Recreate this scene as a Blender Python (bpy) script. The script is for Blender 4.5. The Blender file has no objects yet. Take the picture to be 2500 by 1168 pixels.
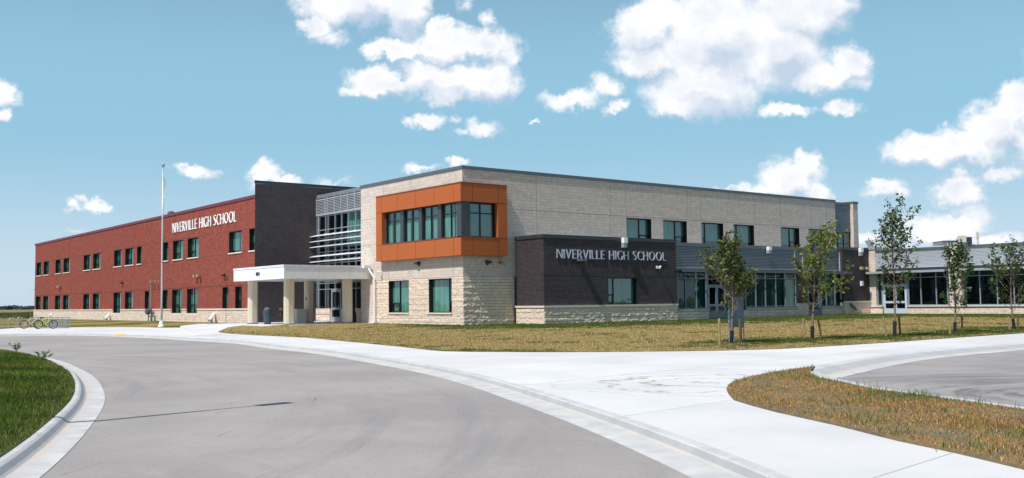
import bpy, bmesh, math, random
import numpy as np
from mathutils import Vector, Matrix
from mathutils.geometry import delaunay_2d_cdt
R = math.radians
S = bpy.context.scene
COL = S.collection

# ------------------------------------------------------------------ camera
F_PX, PITCH, ROLL, YAW, HC = 2415.946, R(3.65903), R(-0.6896), R(51.8084), 1.4
fw = np.array([math.cos(YAW)*math.cos(PITCH), math.sin(YAW)*math.cos(PITCH), math.sin(PITCH)])
rt = np.array([math.sin(YAW), -math.cos(YAW), 0.0]); up = np.cross(rt, fw)
r2 = math.cos(ROLL)*rt + math.sin(ROLL)*up; u2 = -math.sin(ROLL)*rt + math.cos(ROLL)*up
MC = np.array([r2, -u2, fw])
cam = bpy.data.objects.new('camera', bpy.data.cameras.new('camera')); COL.objects.link(cam)
cam.matrix_world = Matrix(((r2[0], u2[0], -fw[0], 0), (r2[1], u2[1], -fw[1], 0), (r2[2], u2[2], -fw[2], HC), (0, 0, 0, 1)))
cam.data.sensor_width = 36; cam.data.lens = F_PX/2500*36
cam.data.clip_end = 9000; cam.data.clip_start = 0.1
S.camera = cam
S.render.resolution_x, S.render.resolution_y = 1024, 478

# survey helpers: where a sight line of the photo meets a ground level or a wall plane
def ray(px, py): return MC.T @ np.array([(px-1250)/F_PX, (py-584)/F_PX, 1.0])
def G(px, py, z=0.0):
    d = ray(px, py); t = (z-HC)/d[2]; return np.array([d[0]*t, d[1]*t, z])
def WX(px, py, X): d = ray(px, py); t = X/d[0]; return d*t+np.array([0, 0, HC])
def WY(px, py, Y): d = ray(px, py); t = Y/d[1]; return d*t+np.array([0, 0, HC])
def dirpx(px, py): d = ray(px, py); return d/np.linalg.norm(d)

# ------------------------------------------------------------------ light
LIGHT = Vector((1.65, 0.24, -2.6)).normalized()          # way the sunlight travels
sun = bpy.data.objects.new('sun', bpy.data.lights.new('sun', 'SUN')); COL.objects.link(sun)
sun.data.energy = 5.0; sun.data.angle = R(0.53); sun.data.color = (1.0, 0.955, 0.89)
sun.rotation_euler = LIGHT.to_track_quat('-Z', 'Y').to_euler()
S.view_settings.view_transform = 'Standard'; S.view_settings.look = 'None'
S.view_settings.exposure = 0.0; S.view_settings.gamma = 1; S.view_settings.use_curve_mapping = False

def lin(c):
    return tuple((x/255/12.92 if x/255 <= .04045 else ((x/255+.055)/1.055)**2.4) for x in c)

class NT:
    def __init__(s, tree): s.t = tree; s.n = tree.nodes; s.l = tree.links
    def node(s, ty, **k):
        n = s.n.new(ty)
        for a, b in k.items():
            if a.startswith('_'): setattr(n, a[1:], b)
        return n
    def put(s, sock, v):
        if isinstance(v, bpy.types.NodeSocket): s.l.new(v, sock)
        elif v is not None:
            if hasattr(sock, 'default_value'):
                try: sock.default_value = v
                except Exception: sock.default_value = (*v, 1.0)
    def m(s, op, a, b=None, c=None, clamp=False):
        n = s.n.new('ShaderNodeMath'); n.operation = op; n.use_clamp = clamp
        s.put(n.inputs[0], a); s.put(n.inputs[1], b)
        if c is not None: s.put(n.inputs[2], c)
        return n.outputs[0]
    def v(s, op, a, b=None):
        n = s.n.new('ShaderNodeVectorMath'); n.operation = op
        s.put(n.inputs[0], a); s.put(n.inputs[1], b)
        return n.outputs['Value'] if op in ('LENGTH', 'DOT_PRODUCT', 'DISTANCE') else n.outputs[0]
    def mix(s, f, a, b, mode='MIX'):
        n = s.n.new('ShaderNodeMix'); n.data_type = 'RGBA'; n.blend_type = mode
        s.put(n.inputs[0], f); s.put(n.inputs[6], a); s.put(n.inputs[7], b); return n.outputs[2]
    def ramp(s, f, a, b, lo=0.0, hi=1.0, smooth=True):
        n = s.n.new('ShaderNodeMapRange'); n.interpolation_type = 'SMOOTHSTEP' if smooth else 'LINEAR'
        s.put(n.inputs[0], f); s.put(n.inputs[1], a); s.put(n.inputs[2], b); s.put(n.inputs[3], lo); s.put(n.inputs[4], hi)
        return n.outputs[0]
    def noise(s, vec, scale, detail=3, rough=.5, out=0, dim='3D'):
        n = s.n.new('ShaderNodeTexNoise'); n.noise_dimensions = dim
        s.put(n.inputs['Vector'], vec); n.inputs['Scale'].default_value = scale
        n.inputs['Detail'].default_value = detail; n.inputs['Roughness'].default_value = rough
        return n.outputs[out]
    def sep(s, v): n = s.n.new('ShaderNodeSeparateXYZ'); s.put(n.inputs[0], v); return n.outputs
    def comb(s, x, y, z=0.0):
        n = s.n.new('ShaderNodeCombineXYZ'); s.put(n.inputs[0], x); s.put(n.inputs[1], y); s.put(n.inputs[2], z); return n.outputs[0]

# ------------------------------------------------------------------ world: sky and cumulus
W = bpy.data.worlds.new('World'); S.world = W; W.use_nodes = True
T = NT(W.node_tree); T.n.clear()
sky = T.n.new('ShaderNodeTexSky'); sky.sky_type = 'NISHITA'; sky.sun_disc = False
sky.sun_elevation = math.asin(-LIGHT.z); sky.sun_rotation = math.atan2(-LIGHT.x, -LIGHT.y)
sky.air_density = 1.0; sky.dust_density = 0.6; sky.ozone_density = 1.0
geo = T.n.new('ShaderNodeTexCoord').outputs['Generated']
xyz = T.sep(geo)
az = T.m('ARCTAN2', xyz[1], xyz[0]); el = T.m('ARCSINE', xyz[2])
AE = T.comb(az, el, 0.0)
def azel(px, py): d = dirpx(px, py); return math.atan2(d[1], d[0]), math.asin(d[2])
blobs = [(870,10,150,58,1),(985,20,70,72,1),(780,60,50,35,.8),(800,98,50,20,.5),(1090,110,125,48,1),(960,125,72,26,.95),(925,200,85,36,.95),(860,225,35,14,.55),
 (1090,195,150,42,.9),(1180,110,85,38,.8),(1235,145,48,30,.7),(1090,238,62,28,.95),(1190,200,80,50,1),(1075,70,40,32,.95),(1040,170,80,30,.8),
 (1036,300,38,20,.75),(1175,315,48,22,.55),(1101,300,18,9,.4),(1195,50,20,20,.35),(1127,10,20,16,.3),(1130,325,30,8,.3),
 (1570,70,85,62,1),(1620,40,60,45,1),(1750,90,170,130,1.1),(1950,30,125,75,1.05),(1580,140,80,45,.95),(1720,210,150,78,1.05),(1900,130,130,85,1),(1660,255,80,38,.8),
 (2075,150,48,46,.85),(2000,190,80,40,.7),(2095,195,30,22,.5),(1910,275,72,17,.75),(2045,258,42,18,.8),
 (1390,243,72,26,.7),(1475,205,48,28,.55),(1505,258,34,22,.8),(1311,297,13,7,.5),
 (2250,365,80,38,.9),(2330,360,130,46,1),(2430,310,70,58,1),(2485,262,55,48,1),(2300,388,80,26,.7),(2540,310,80,80,1),
 (1935,440,80,48,.95),(1965,402,32,26,.9),(1860,468,70,16,.7),(2005,475,40,28,.85),(1800,462,50,8,.4),
 (2145,465,50,28,.75),(2130,445,25,16,.7),(2345,462,62,40,.85),(2440,410,55,20,.6),(2375,515,42,30,.6),(2270,565,70,42,.7),(2345,548,55,32,.7),(2420,590,70,25,.6),(2190,480,30,14,.4),
 (238,498,34,18,.85),(180,511,20,11,.5),(472,416,50,17,.7),(455,408,22,12,.6),(640,410,44,28,.9),(690,430,45,16,.7),(625,440,30,30,.6),(10,215,30,30,.7),(5,270,16,16,.6),
 (1030,416,45,12,.5),(1112,399,30,13,.8),(190,555,20,8,.25),(800,440,50,10,.3),(2100,600,60,14,.4),
 (-300,120,160,80,1),(-250,420,120,40,.8),(2800,120,200,80,1),(2900,420,140,60,.9),(1300,-300,260,60,.8)]
for k in range(7):                                    # the rest of the sky dome, out of frame
    rr = random.Random(k*7+3); blobs.append(('a', rr.uniform(R(95), R(370)), rr.uniform(R(10), R(55)), rr.uniform(.06, .2), rr.uniform(.03, .08), 1))
warp = T.v('SUBTRACT', T.noise(AE, 26, 6, .62, out=1, dim='3D'), (.5, .5, .5))
warp2 = T.v('SUBTRACT', T.noise(AE, 130, 4, .6, out=1), (.5, .5, .5))
P = T.v('ADD', AE, T.v('MULTIPLY', warp, (.048, .040, 0)))
P = T.v('ADD', P, T.v('MULTIPLY', warp2, (.011, .011, 0)))
def fieldof(P, sub=None):
    fld = None
    for i, b in enumerate(blobs):
        if sub and not sub(i): continue
        if b[0] == 'a': a, e, ra, re, w = b[1:]
        else:
            a, e = azel(b[0], b[1]); ra = b[2]/F_PX*1.12; re = b[3]/F_PX*1.15; w = b[4]
        if a > math.pi: a -= 2*math.pi
        q = T.v('MULTIPLY', T.v('SUBTRACT', P, (a, e, 0)), (1/ra, 1/re, 0))
        ln = T.v('LENGTH', q)
        g = T.m('MULTIPLY_ADD', ln, -w, w)
        fld = g if fld is None else T.m('SMOOTH_MAX', fld, g, .12)
    return fld
fld = fieldof(P)
nz = T.noise(AE, 55, 6, .6)
dens = T.m('ADD', fld, T.m('MULTIPLY_ADD', nz, .6, -.30))
alpha = T.ramp(dens, -.08, .46)
offA = (0.022, -0.014, 0)                              # sample a little way against the sun for relief
nzo = T.noise(T.v('ADD', AE, offA), 22, 5, .55); nz1 = T.noise(AE, 22, 5, .55)
fld2 = fieldof(T.v('ADD', P, (.006, .017, 0)))
lit = T.m('MULTIPLY_ADD', T.m('SUBTRACT', nz1, nzo), 1.3, .80)
lit = T.m('SUBTRACT', lit, T.m('MULTIPLY', T.m('MAXIMUM', T.m('SUBTRACT', fld2, fld), -.12), 1.5))
thick = T.ramp(fld, .35, .9, 0, .22)
lit = T.m('SUBTRACT', lit, thick, clamp=True)
ccol = T.mix(lit, (5.6, 6.7, 8.2, 1), (10.4, 10.4, 10.6, 1))
tint = T.v('MULTIPLY', sky.outputs[0], (0.9, 1.05, 1.0))
low = T.mix(T.ramp(el, R(0.5), R(10), 0, 1), (6.1, 7.5, 9.0, 1), (3.2, 6.0, 7.9, 1))     # hazy summer sky near the horizon
skyc = T.mix(T.ramp(el, R(11), R(27), .85, 0), tint, low)
col = T.mix(alpha, skyc, ccol)
bg = T.n.new('ShaderNodeBackground'); T.put(bg.inputs[0], col); bg.inputs[1].default_value = 0.1
T.l.new(bg.outputs[0], T.n.new('ShaderNodeOutputWorld').inputs[0])

# ------------------------------------------------------------------ materials
MATS = {}
def mat(name, build):
    if name in MATS: return MATS[name]
    m = bpy.data.materials.new(name); m.use_nodes = True
    t = NT(m.node_tree); t.n.clear()
    out = t.n.new('ShaderNodeOutputMaterial'); b = t.n.new('ShaderNodeBsdfPrincipled'); t.l.new(b.outputs[0], out.inputs[0])
    t.b = b; t.out = out; t.pos = t.n.new('ShaderNodeNewGeometry').outputs['Position']
    build(t); MATS[name] = m; return m
def bump(t, h, strength=.3, dist=.02):
    n = t.n.new('ShaderNodeBump'); t.put(n.inputs['Height'], h); n.inputs['Strength'].default_value = strength
    n.inputs['Distance'].default_value = dist; t.l.new(n.outputs[0], t.b.inputs['Normal'])
def simple(name, c, rough=.5, var=.12, scale=6, metal=0, spec=.5, bmp=0):
    def f(t):
        n = t.noise(t.pos, scale, 4, .6)
        k = t.ramp(n, .3, .7, 1-var, 1+var, False)
        t.put(t.b.inputs['Base Color'], t.v('MULTIPLY', (*lin(c),)[:3], t.comb(k, k, k)))
        t.put(t.b.inputs['Roughness'], t.ramp(n, .3, .7, max(.02, rough-.08), rough+.08))
        t.b.inputs['Metallic'].default_value = metal; t.b.inputs['Specular IOR Level'].default_value = spec
        if bmp: bump(t, n, bmp, .01)
    return mat(name, f)
def brickmat(name, c1, c2, mortar, bw, rh, ms, rough=.85, bstr=.5, nscale=1.3, nvar=.12, rock=0, bdist=.012, offset=.5, squash=1, xoff=0):
    def f(t):
        p = t.sep(t.pos)
        vec = t.comb(t.m('ADD', t.m('ADD', p[0], p[1]), xoff), p[2], 0.0)
        b = t.n.new('ShaderNodeTexBrick'); t.put(b.inputs['Vector'], vec)
        b.offset = offset; b.squash = squash; b.squash_frequency = 2
        t.put(b.inputs['Color1'], (*lin(c1), 1)); t.put(b.inputs['Color2'], (*lin(c2), 1)); t.put(b.inputs['Mortar'], (*lin(mortar), 1))
        b.inputs['Scale'].default_value = 1; b.inputs['Mortar Size'].default_value = ms; b.inputs['Mortar Smooth'].default_value = .15
        b.inputs['Brick Width'].default_value = bw; b.inputs['Row Height'].default_value = rh; b.inputs['Bias'].default_value = 0
        n1 = t.noise(t.pos, nscale, 5, .6); n2 = t.noise(t.pos, 30, 3, .6)
        k = t.m('MULTIPLY', t.ramp(n1, .3, .7, 1-nvar, 1+nvar, False), t.ramp(n2, .3, .7, .93, 1.07, False))
        t.put(t.b.inputs['Base Color'], t.v('MULTIPLY', b.outputs[0], t.comb(k, k, k)))
        t.b.inputs['Roughness'].default_value = rough; t.b.inputs['Specular IOR Level'].default_value = .25
        h = t.m('MULTIPLY', b.outputs['Fac'], -1)
        if rock:
            rn = t.noise(t.pos, 7, 5, .65); rn2 = t.noise(t.v('MULTIPLY', t.pos, (1, 1, 1.8)), 2.4, 3, .6)
            h = t.m('ADD', t.m('MULTIPLY', h, .6), t.m('MULTIPLY_ADD', rn, rock, t.m('MULTIPLY', rn2, rock)))
        else: h = t.m('MULTIPLY_ADD', n2, .06, h)
        bump(t, h, bstr, bdist)
    return mat(name, f)
M_RED = brickmat('red_brick', (172, 92, 78), (146, 72, 62), (72, 36, 34), .32, .0945, .015, nvar=.07)
M_DARK = brickmat('charcoal_brick', (60, 53, 57), (40, 35, 39), (112, 103, 106), .30, .077, .007, rough=.6, bstr=.9, nvar=.12)
M_SMOOTH = brickmat('sawn_limestone', (212, 198, 188), (200, 187, 178), (172, 160, 150), .82, .2, .008, nscale=3.5, nvar=.13, bstr=.5, offset=.37, squash=.7)
M_SPLIT = brickmat('split_face_limestone', (228, 210, 194), (216, 196, 180), (176, 156, 140), .75, .19, .008, nscale=3, nvar=.12, bstr=1, rock=1.6, bdist=.03, offset=.41)
M_CAP = simple('precast_sill', (222, 208, 194), .7, .05, 4)
M_COLST = simple('bush_hammered_stone', (205, 192, 172), .85, .12, 22, bmp=.8)
M_METG = simple('grey_flashing', (104, 110, 118), .4, .05, 2, metal=.35)
M_METL = simple('light_grey_metal', (172, 176, 182), .4, .05, 2, metal=.2)
M_METD = simple('charcoal_flashing', (62, 68, 74), .42, .06, 2, metal=.3)
M_METM = simple('maroon_flashing', (112, 30, 52), .4, .05, 2)
M_WHITE = simple('white_panel', (236, 238, 242), .28, .02, 1.5)
M_ORANGE = simple('copper_panel', (178, 97, 54), .55, .04, 1.2, spec=.2)
M_ORANGED = simple('copper_trim', (120, 66, 44), .45, .04, 2)
M_SEAM = simple('dark_joint', (52, 40, 36), .9, .05)
M_REDSEAM = simple('brick_control_joint', (98, 50, 44), .9, .05)
M_STSEAM = simple('stone_control_joint', (138, 128, 118), .9, .05)
M_BLACK = simple('black_window_frame', (22, 23, 25), .35, .1)
M_MULL = simple('silver_mullion', (168, 178, 188), .35, .05, metal=.4)
M_MULLB = simple('blue_grey_mullion', (118, 136, 150), .4, .05, metal=.2)
M_CORNP = simple('charcoal_mullion_cover', (66, 68, 76), .45, .05)
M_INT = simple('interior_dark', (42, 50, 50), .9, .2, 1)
def drape(name, c):
    def f(t):
        p = t.sep(t.pos); u = t.m('ADD', p[0], p[1])
        n = t.noise(t.comb(t.m('MULTIPLY', u, 7.0), t.m('MULTIPLY', p[2], .25), 0.0), 1.0, 3, .6); n2 = t.noise(t.pos, .7, 2)
        k = t.m('MULTIPLY', t.ramp(n, .3, .7, .62, 1.15, False), t.ramp(n2, .3, .7, .8, 1.15, False))
        t.put(t.b.inputs['Base Color'], t.v('MULTIPLY', lin(c), t.comb(k, k, k))); t.b.inputs['Roughness'].default_value = .85
        bump(t, n, .6, .05)
    return mat(name, f)
M_BLIND = drape('green_grey_blind', (160, 184, 176))
M_BLINDL = drape('pale_blind', (204, 216, 212))
M_BLINDD = simple('dark_curtain', (44, 86, 80), .85, .3, 3)
M_GALV = simple('galvanised_steel', (168, 178, 182), .35, .08, 8, metal=.6)
M_POLE = simple('brushed_aluminium', (200, 210, 212), .3, .04, 3, metal=.5)
M_LETTER = simple('pale_letter_metal', (196, 200, 222), .4, .03, metal=.1)
M_LETTERW = simple('white_letter_metal', (250, 250, 250), .3, .01)
M_NUM = simple('black_numeral', (24, 30, 38), .4, .05)
M_BIN = simple('blue_grey_plastic', (58, 72, 84), .5, .08)
M_CONC2 = simple('cast_concrete', (196, 190, 180), .8, .1, 14, bmp=.4)
M_BRONZE = simple('bronze_light', (58, 52, 46), .4, .1)
M_TAN = simple('tan_floodlight', (176, 158, 112), .4, .08)
M_GASG = simple('meter_grey', (88, 96, 98), .45, .12)
M_CAB = simple('blue_grey_cabinet', (104, 122, 136), .42, .05, 2)
M_CABE = simple('light_blue_conduit', (150, 184, 196), .42, .05, 2)
M_STAKE = simple('stake_wood', (158, 138, 98), .85, .3, 9)
M_STAKE2 = simple('weathered_stake_wood', (108, 88, 58), .85, .4, 12)
M_BARK = simple('sapling_bark', (122, 102, 94), .85, .25, 18)
M_GUARD = simple('black_trunk_guard', (30, 30, 38), .5, .1)
M_TIE = simple('orange_tape', (205, 92, 50), .6, .05)
M_REDP = simple('red_enamel', (160, 34, 30), .4, .05)
M_BRASS = simple('brass', (210, 200, 170), .25, .05, metal=.8)
M_RUBBER = simple('black_rubber', (24, 24, 26), .7, .1)
M_LIME = simple('lime_paint', (176, 214, 24), .35, .04)
M_SILVERP = simple('silver_paint', (205, 205, 210), .35, .04)
M_YELLOW = simple('yellow_paint', (214, 176, 70), .7, .15, 8)
M_BEIGE = simple('beige_equipment', (214, 204, 186), .5, .05)
M_ROOF = simple('grey_roof_membrane', (150, 150, 150), .9, .1)

def glassf(tintc, refl):
    def f(t):
        t.n.remove(t.b)
        tr = t.n.new('ShaderNodeBsdfTransparent'); t.put(tr.inputs[0], (*tintc, 1))
        gl = t.n.new('ShaderNodeBsdfGlossy'); gl.inputs['Roughness'].default_value = .015; t.put(gl.inputs[0], (.86, .95, 1, 1))
        gg_ = t.n.new('ShaderNodeNewGeometry'); cs = t.m('ABSOLUTE', t.v('DOT_PRODUCT', gg_.outputs['Normal'], gg_.outputs['Incoming']))
        fr = t.m('MULTIPLY_ADD', t.m('POWER', t.m('SUBTRACT', 1.0, cs), 5.0), .9, .04)
        bn = t.n.new('ShaderNodeBump'); t.put(bn.inputs['Height'], t.noise(t.pos, .9, 2)); bn.inputs['Strength'].default_value = .12; bn.inputs['Distance'].default_value = .05
        t.l.new(bn.outputs[0], gl.inputs['Normal'])
        mx = t.n.new('ShaderNodeMixShader'); t.put(mx.inputs[0], t.m('MULTIPLY_ADD', fr, 1.0, refl, clamp=True))
        t.l.new(tr.outputs[0], mx.inputs[1]); t.l.new(gl.outputs[0], mx.inputs[2]); t.l.new(mx.outputs[0], t.out.inputs[0])
    return f
M_GLASS = mat('green_tinted_glass', glassf((.40, .64, .58), .09))
M_GLASSC = mat('clear_glass', glassf((.55, .72, .68), .03))

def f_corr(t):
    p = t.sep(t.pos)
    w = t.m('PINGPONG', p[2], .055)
    w = t.ramp(w, 0.012, .043)  # flat sheet: light and shade of the corrugations painted as bands
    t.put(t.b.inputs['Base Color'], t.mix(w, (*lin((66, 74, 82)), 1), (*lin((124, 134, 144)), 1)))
    t.b.inputs['Metallic'].default_value = .35; t.b.inputs['Roughness'].default_value = .42
M_CORR = mat('corrugated_grey_metal', f_corr)

# ground materials
def f_conc(t):
    n = t.noise(t.pos, .35, 5, .6); n2 = t.noise(t.pos, 6, 5, .65); n3 = t.noise(t.pos, 60, 2, .5)
    c = t.mix(t.ramp(n, .3, .7), (*lin((196, 196, 199)), 1), (*lin((209, 209, 211)), 1))
    c = t.mix(t.ramp(n2, .55, .8, 0, .25), c, (*lin((172, 171, 171)), 1))
    p = t.sep(t.pos)
    j = None                                           # sawn control joints in two directions
    for ang, sp in ((R(8), 3.1), (R(98), 2.4)):
        u = t.m('ADD', t.m('MULTIPLY', p[0], math.cos(ang)), t.m('MULTIPLY', p[1], math.sin(ang)))
        q = t.ramp(t.m('PINGPONG', t.m('ADD', u, 500), sp), .0, .02, 1, 0)
        j = q if j is None else t.m('MAXIMUM', j, q)
    sl = t.n.new('ShaderNodeTexWhiteNoise'); sl.noise_dimensions = '2D'
    cell = []
    for ang, sp in ((R(8), 6.2), (R(98), 4.8)):
        u = t.m('ADD', t.m('MULTIPLY', p[0], math.cos(ang)), t.m('MULTIPLY', p[1], math.sin(ang))); cell.append(t.m('FLOOR', t.m('DIVIDE', t.m('ADD', u, 500), sp)))
    t.put(sl.inputs['Vector'], t.comb(cell[0], cell[1], 0.0)); k = t.m('MULTIPLY_ADD', sl.outputs[0], .10, .94); c = t.v('MULTIPLY', c, t.comb(k, k, k))
    c = t.mix(t.m('MULTIPLY', j, .75), c, (*lin((130, 128, 126)), 1))
    c0 = G(1720, 935, -.25)                            # turning tyre tracks and spilled soil
    d = t.v('DISTANCE', t.comb(p[0], p[1], 0.0), (c0[0], c0[1], 0.0))
    dn = t.m('MULTIPLY_ADD', t.noise(t.pos, .8, 3), 1.9, d)
    ring = t.ramp(t.m('PINGPONG', dn, .42), .30, .40)
    msk = t.m('MULTIPLY', t.ramp(d, 1.0, 4.2, 1, 0), t.ramp(t.noise(t.pos, 5, 5, .7), .40, .56))
    c = t.mix(t.m('MULTIPLY', t.m('MULTIPLY', ring, msk), .75, clamp=True), c, (*lin((128, 104, 84)), 1))
    sp = t.m('MULTIPLY', t.ramp(t.noise(t.pos, 16, 2, .6), .66, .72), t.ramp(d, .5, 5, .8, 0))
    c = t.mix(sp, c, (*lin((120, 98, 80)), 1))
    t.put(t.b.inputs['Base Color'], c); t.b.inputs['Roughness'].default_value = .8; t.b.inputs['Specular IOR Level'].default_value = .3
    bump(t, t.m('ADD', t.m('MULTIPLY', n3, .4), t.m('MULTIPLY', j, -2)), .25, .006)
M_CONC = mat('broomed_concrete', f_conc)
def f_kerb(t):
    n = t.noise(t.pos, 2.2, 5, .6); n2 = t.noise(t.pos, 30, 3, .6); p = t.sep(t.pos)
    c = t.mix(t.ramp(n, .3, .7), (*lin((176, 176, 178)), 1), (*lin((198, 198, 199)), 1))
    st = t.m('MULTIPLY', t.ramp(t.noise(t.v('MULTIPLY', t.pos, (9, 9, 30)), 1, 4, .7), .6, .75), t.ramp(p[2], -.33, -.27, 0, .8))
    c = t.mix(st, c, (*lin((142, 140, 138)), 1))
    fc = t.m('MULTIPLY', t.ramp(p[2], -.345, -.33, 0, .55), t.ramp(p[2], -.264, -.258, 1, 0)); c = t.mix(fc, c, (*lin((150, 153, 156)), 1))  # upright kerb face painted greyer by height, standing in for its weaker sunlight
    dirt = t.m('MULTIPLY', t.ramp(p[2], -.352, -.338, 0, 1), t.ramp(p[2], -.338, -.315, 1, 0))
    c = t.mix(t.m('MULTIPLY', dirt, t.ramp(n, .4, .65, .05, .45)), c, (*lin((190, 160, 130)), 1))
    t.put(t.b.inputs['Base Color'], c); t.b.inputs['Roughness'].default_value = .8; t.b.inputs['Specular IOR Level'].default_value = .3
    bump(t, n2, .3, .006)
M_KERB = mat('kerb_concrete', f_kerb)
def f_asph(t):
    n = t.noise(t.pos, .25, 5, .62); n2 = t.noise(t.v('MULTIPLY', t.pos, (1, .35, 1)), 1.6, 5, .65); n3 = t.noise(t.pos, 90, 2, .6); n4 = t.noise(t.pos, 380, 1)
    c = t.mix(t.ramp(n, .32, .68), (*lin((145, 140, 139)), 1), (*lin((159, 153, 151)), 1))
    c = t.mix(t.ramp(n2, .52, .72, 0, .4), c, (*lin((166, 160, 157)), 1))
    p = t.sep(t.pos)
    d = t.v('DISTANCE', t.comb(p[0], p[1], 0.0), (-12.0, 28.0, 0.0))      # worn wheel paths following the bend
    w = t.noise(t.comb(t.m('MULTIPLY', d, 1.0), t.m('MULTIPLY', t.m('ARCTAN2', t.m('SUBTRACT', p[1], 28), t.m('ADD', p[0], 12)), 2.0), 0), 1.1, 5, .65)
    c = t.mix(t.ramp(w, .5, .72, 0, .55), c, (*lin((128, 126, 128)), 1))
    sc = t.noise(t.comb(t.m('MULTIPLY', d, 7), t.m('MULTIPLY', t.m('ARCTAN2', t.m('SUBTRACT', p[1], 28), t.m('ADD', p[0], 12)), 9), 3.0), 1.0, 4, .7)
    c = t.mix(t.ramp(sc, .64, .72, 0, .7), c, (*lin((84, 83, 84)), 1))
    k = t.ramp(t.noise(t.pos, 34, 4, .75), .3, .7, .84, 1.14, False); c = t.v('MULTIPLY', c, t.comb(k, k, k))
    spk = t.ramp(t.noise(t.pos, 5.5, 6, .8), .72, .76, 0, .6); c = t.mix(spk, c, (*lin((92, 88, 86)), 1))
    t.put(t.b.inputs['Base Color'], c); t.b.inputs['Roughness'].default_value = .85; t.b.inputs['Specular IOR Level'].default_value = .3
    bump(t, t.m('ADD', n3, n4), .35, .006)
M_ASPH = mat('weathered_asphalt', f_asph)
def f_asph2(t):
    n = t.noise(t.pos, .5, 5, .62); n3 = t.noise(t.pos, 60, 2, .6); p = t.sep(t.pos)
    c0 = G(2520, 975, -.36)
    d = t.v('DISTANCE', t.comb(p[0], p[1], 0.0), (c0[0]+1.5, c0[1]-1, 0.0))
    w = t.noise(t.comb(t.m('MULTIPLY', d, 2.0), t.m('ARCTAN2', t.m('SUBTRACT', p[1], c0[1]-1), t.m('SUBTRACT', p[0], c0[0]+1.5)), 0), 1.3, 5, .6)
    c = t.mix(t.ramp(n, .3, .7), (*lin((138, 134, 134)), 1), (*lin((156, 151, 149)), 1))
    c = t.mix(t.m('MULTIPLY', t.ramp(w, .4, .68), t.ramp(d, 1.5, 9, .75, .1)), c, (*lin((84, 84, 90)), 1))
    k = t.ramp(n3, .25, .75, .9, 1.1, False); c = t.v('MULTIPLY', c, t.comb(k, k, k))
    t.put(t.b.inputs['Base Color'], c); t.b.inputs['Roughness'].default_value = .85
    bump(t, n3, .3, .006)
M_ASPH2 = mat('scuffed_asphalt', f_asph2)
def f_lawn(t):
    a = t.n.new('ShaderNodeAttribute'); a.attribute_name = 'green'
    p = t.pos
    n = t.noise(p, .55, 5, .65); n2 = t.noise(t.v('MULTIPLY', p, (1, 1.3, 1)), 3.2, 5, .7); n3 = t.noise(p, 38, 3, .7)
    g = t.m('ADD', t.m('MULTIPLY_ADD', n2, .9, -.45), t.m('ADD', a.outputs['Fac'], t.m('MULTIPLY_ADD', n, 1.2, -.62)))
    dry = t.mix(t.ramp(n2, .35, .65), (*lin((172, 148, 104)), 1), (*lin((146, 130, 86)), 1))
    grn = t.mix(t.ramp(n3, .35, .65), (*lin((66, 82, 30)), 1), (*lin((96, 104, 46)), 1))
    c = t.mix(t.ramp(g, .12, .7), dry, grn)
    k = t.ramp(n3, .25, .75, .72, 1.2, False); c = t.v('MULTIPLY', c, t.comb(k, k, k))
    t.put(t.b.inputs['Base Color'], c); t.b.inputs['Roughness'].default_value = .95; t.b.inputs['Specular IOR Level'].default_value = .1
    bump(t, t.m('ADD', n3, t.m('MULTIPLY', t.noise(p, 12, 3, .6), 1.2)), .9, .05)
M_LAWN = mat('patchy_lawn', f_lawn)
def f_soil(t):
    n = t.noise(t.pos, 3, 5, .7); n3 = t.noise(t.pos, 45, 3, .7)
    c = t.mix(t.ramp(n, .4, .6), (*lin((134, 112, 78)), 1), (*lin((104, 96, 84)), 1))
    c = t.mix(t.ramp(n3, .45, .7, 0, .6), c, (*lin((156, 130, 88)), 1))
    t.put(t.b.inputs['Base Color'], c); t.b.inputs['Roughness'].default_value = 1; bump(t, n3, .8, .03)
M_SOIL = mat('dry_soil', f_soil)
def f_soilg(t):
    n = t.noise(t.pos, 3, 5, .7); n3 = t.noise(t.pos, 45, 3, .7)
    c = t.mix(t.ramp(n, .4, .6), (*lin((48, 66, 22)), 1), (*lin((64, 72, 30)), 1))
    t.put(t.b.inputs['Base Color'], c); t.b.inputs['Roughness'].default_value = 1; bump(t, n3, .8, .03)
M_SOILG = mat('green_turf_base', f_soilg)
def f_field(t):
    p = t.sep(t.pos); n = t.noise(t.v('MULTIPLY', t.pos, (1, .5, 1)), .09, 5, .7); n2 = t.noise(t.pos, .9, 5, .75)
    c = t.mix(t.ramp(n2, .35, .65), (*lin((70, 80, 36)), 1), (*lin((112, 108, 62)), 1))
    c = t.mix(t.ramp(n, .52, .7), c, (*lin((136, 124, 84)), 1))
    d = t.v('LENGTH', t.comb(p[0], p[1], 0.0))
    c = t.mix(t.ramp(d, 260, 300), c, (*lin((46, 58, 30)), 1))
    c = t.mix(t.ramp(d, 430, 460), c, (*lin((122, 112, 82)), 1))
    t.put(t.b.inputs['Base Color'], c); t.b.inputs['Roughness'].default_value = 1; bump(t, n2, 1, .3)
M_FIELD = mat('prairie_field', f_field)
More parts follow.
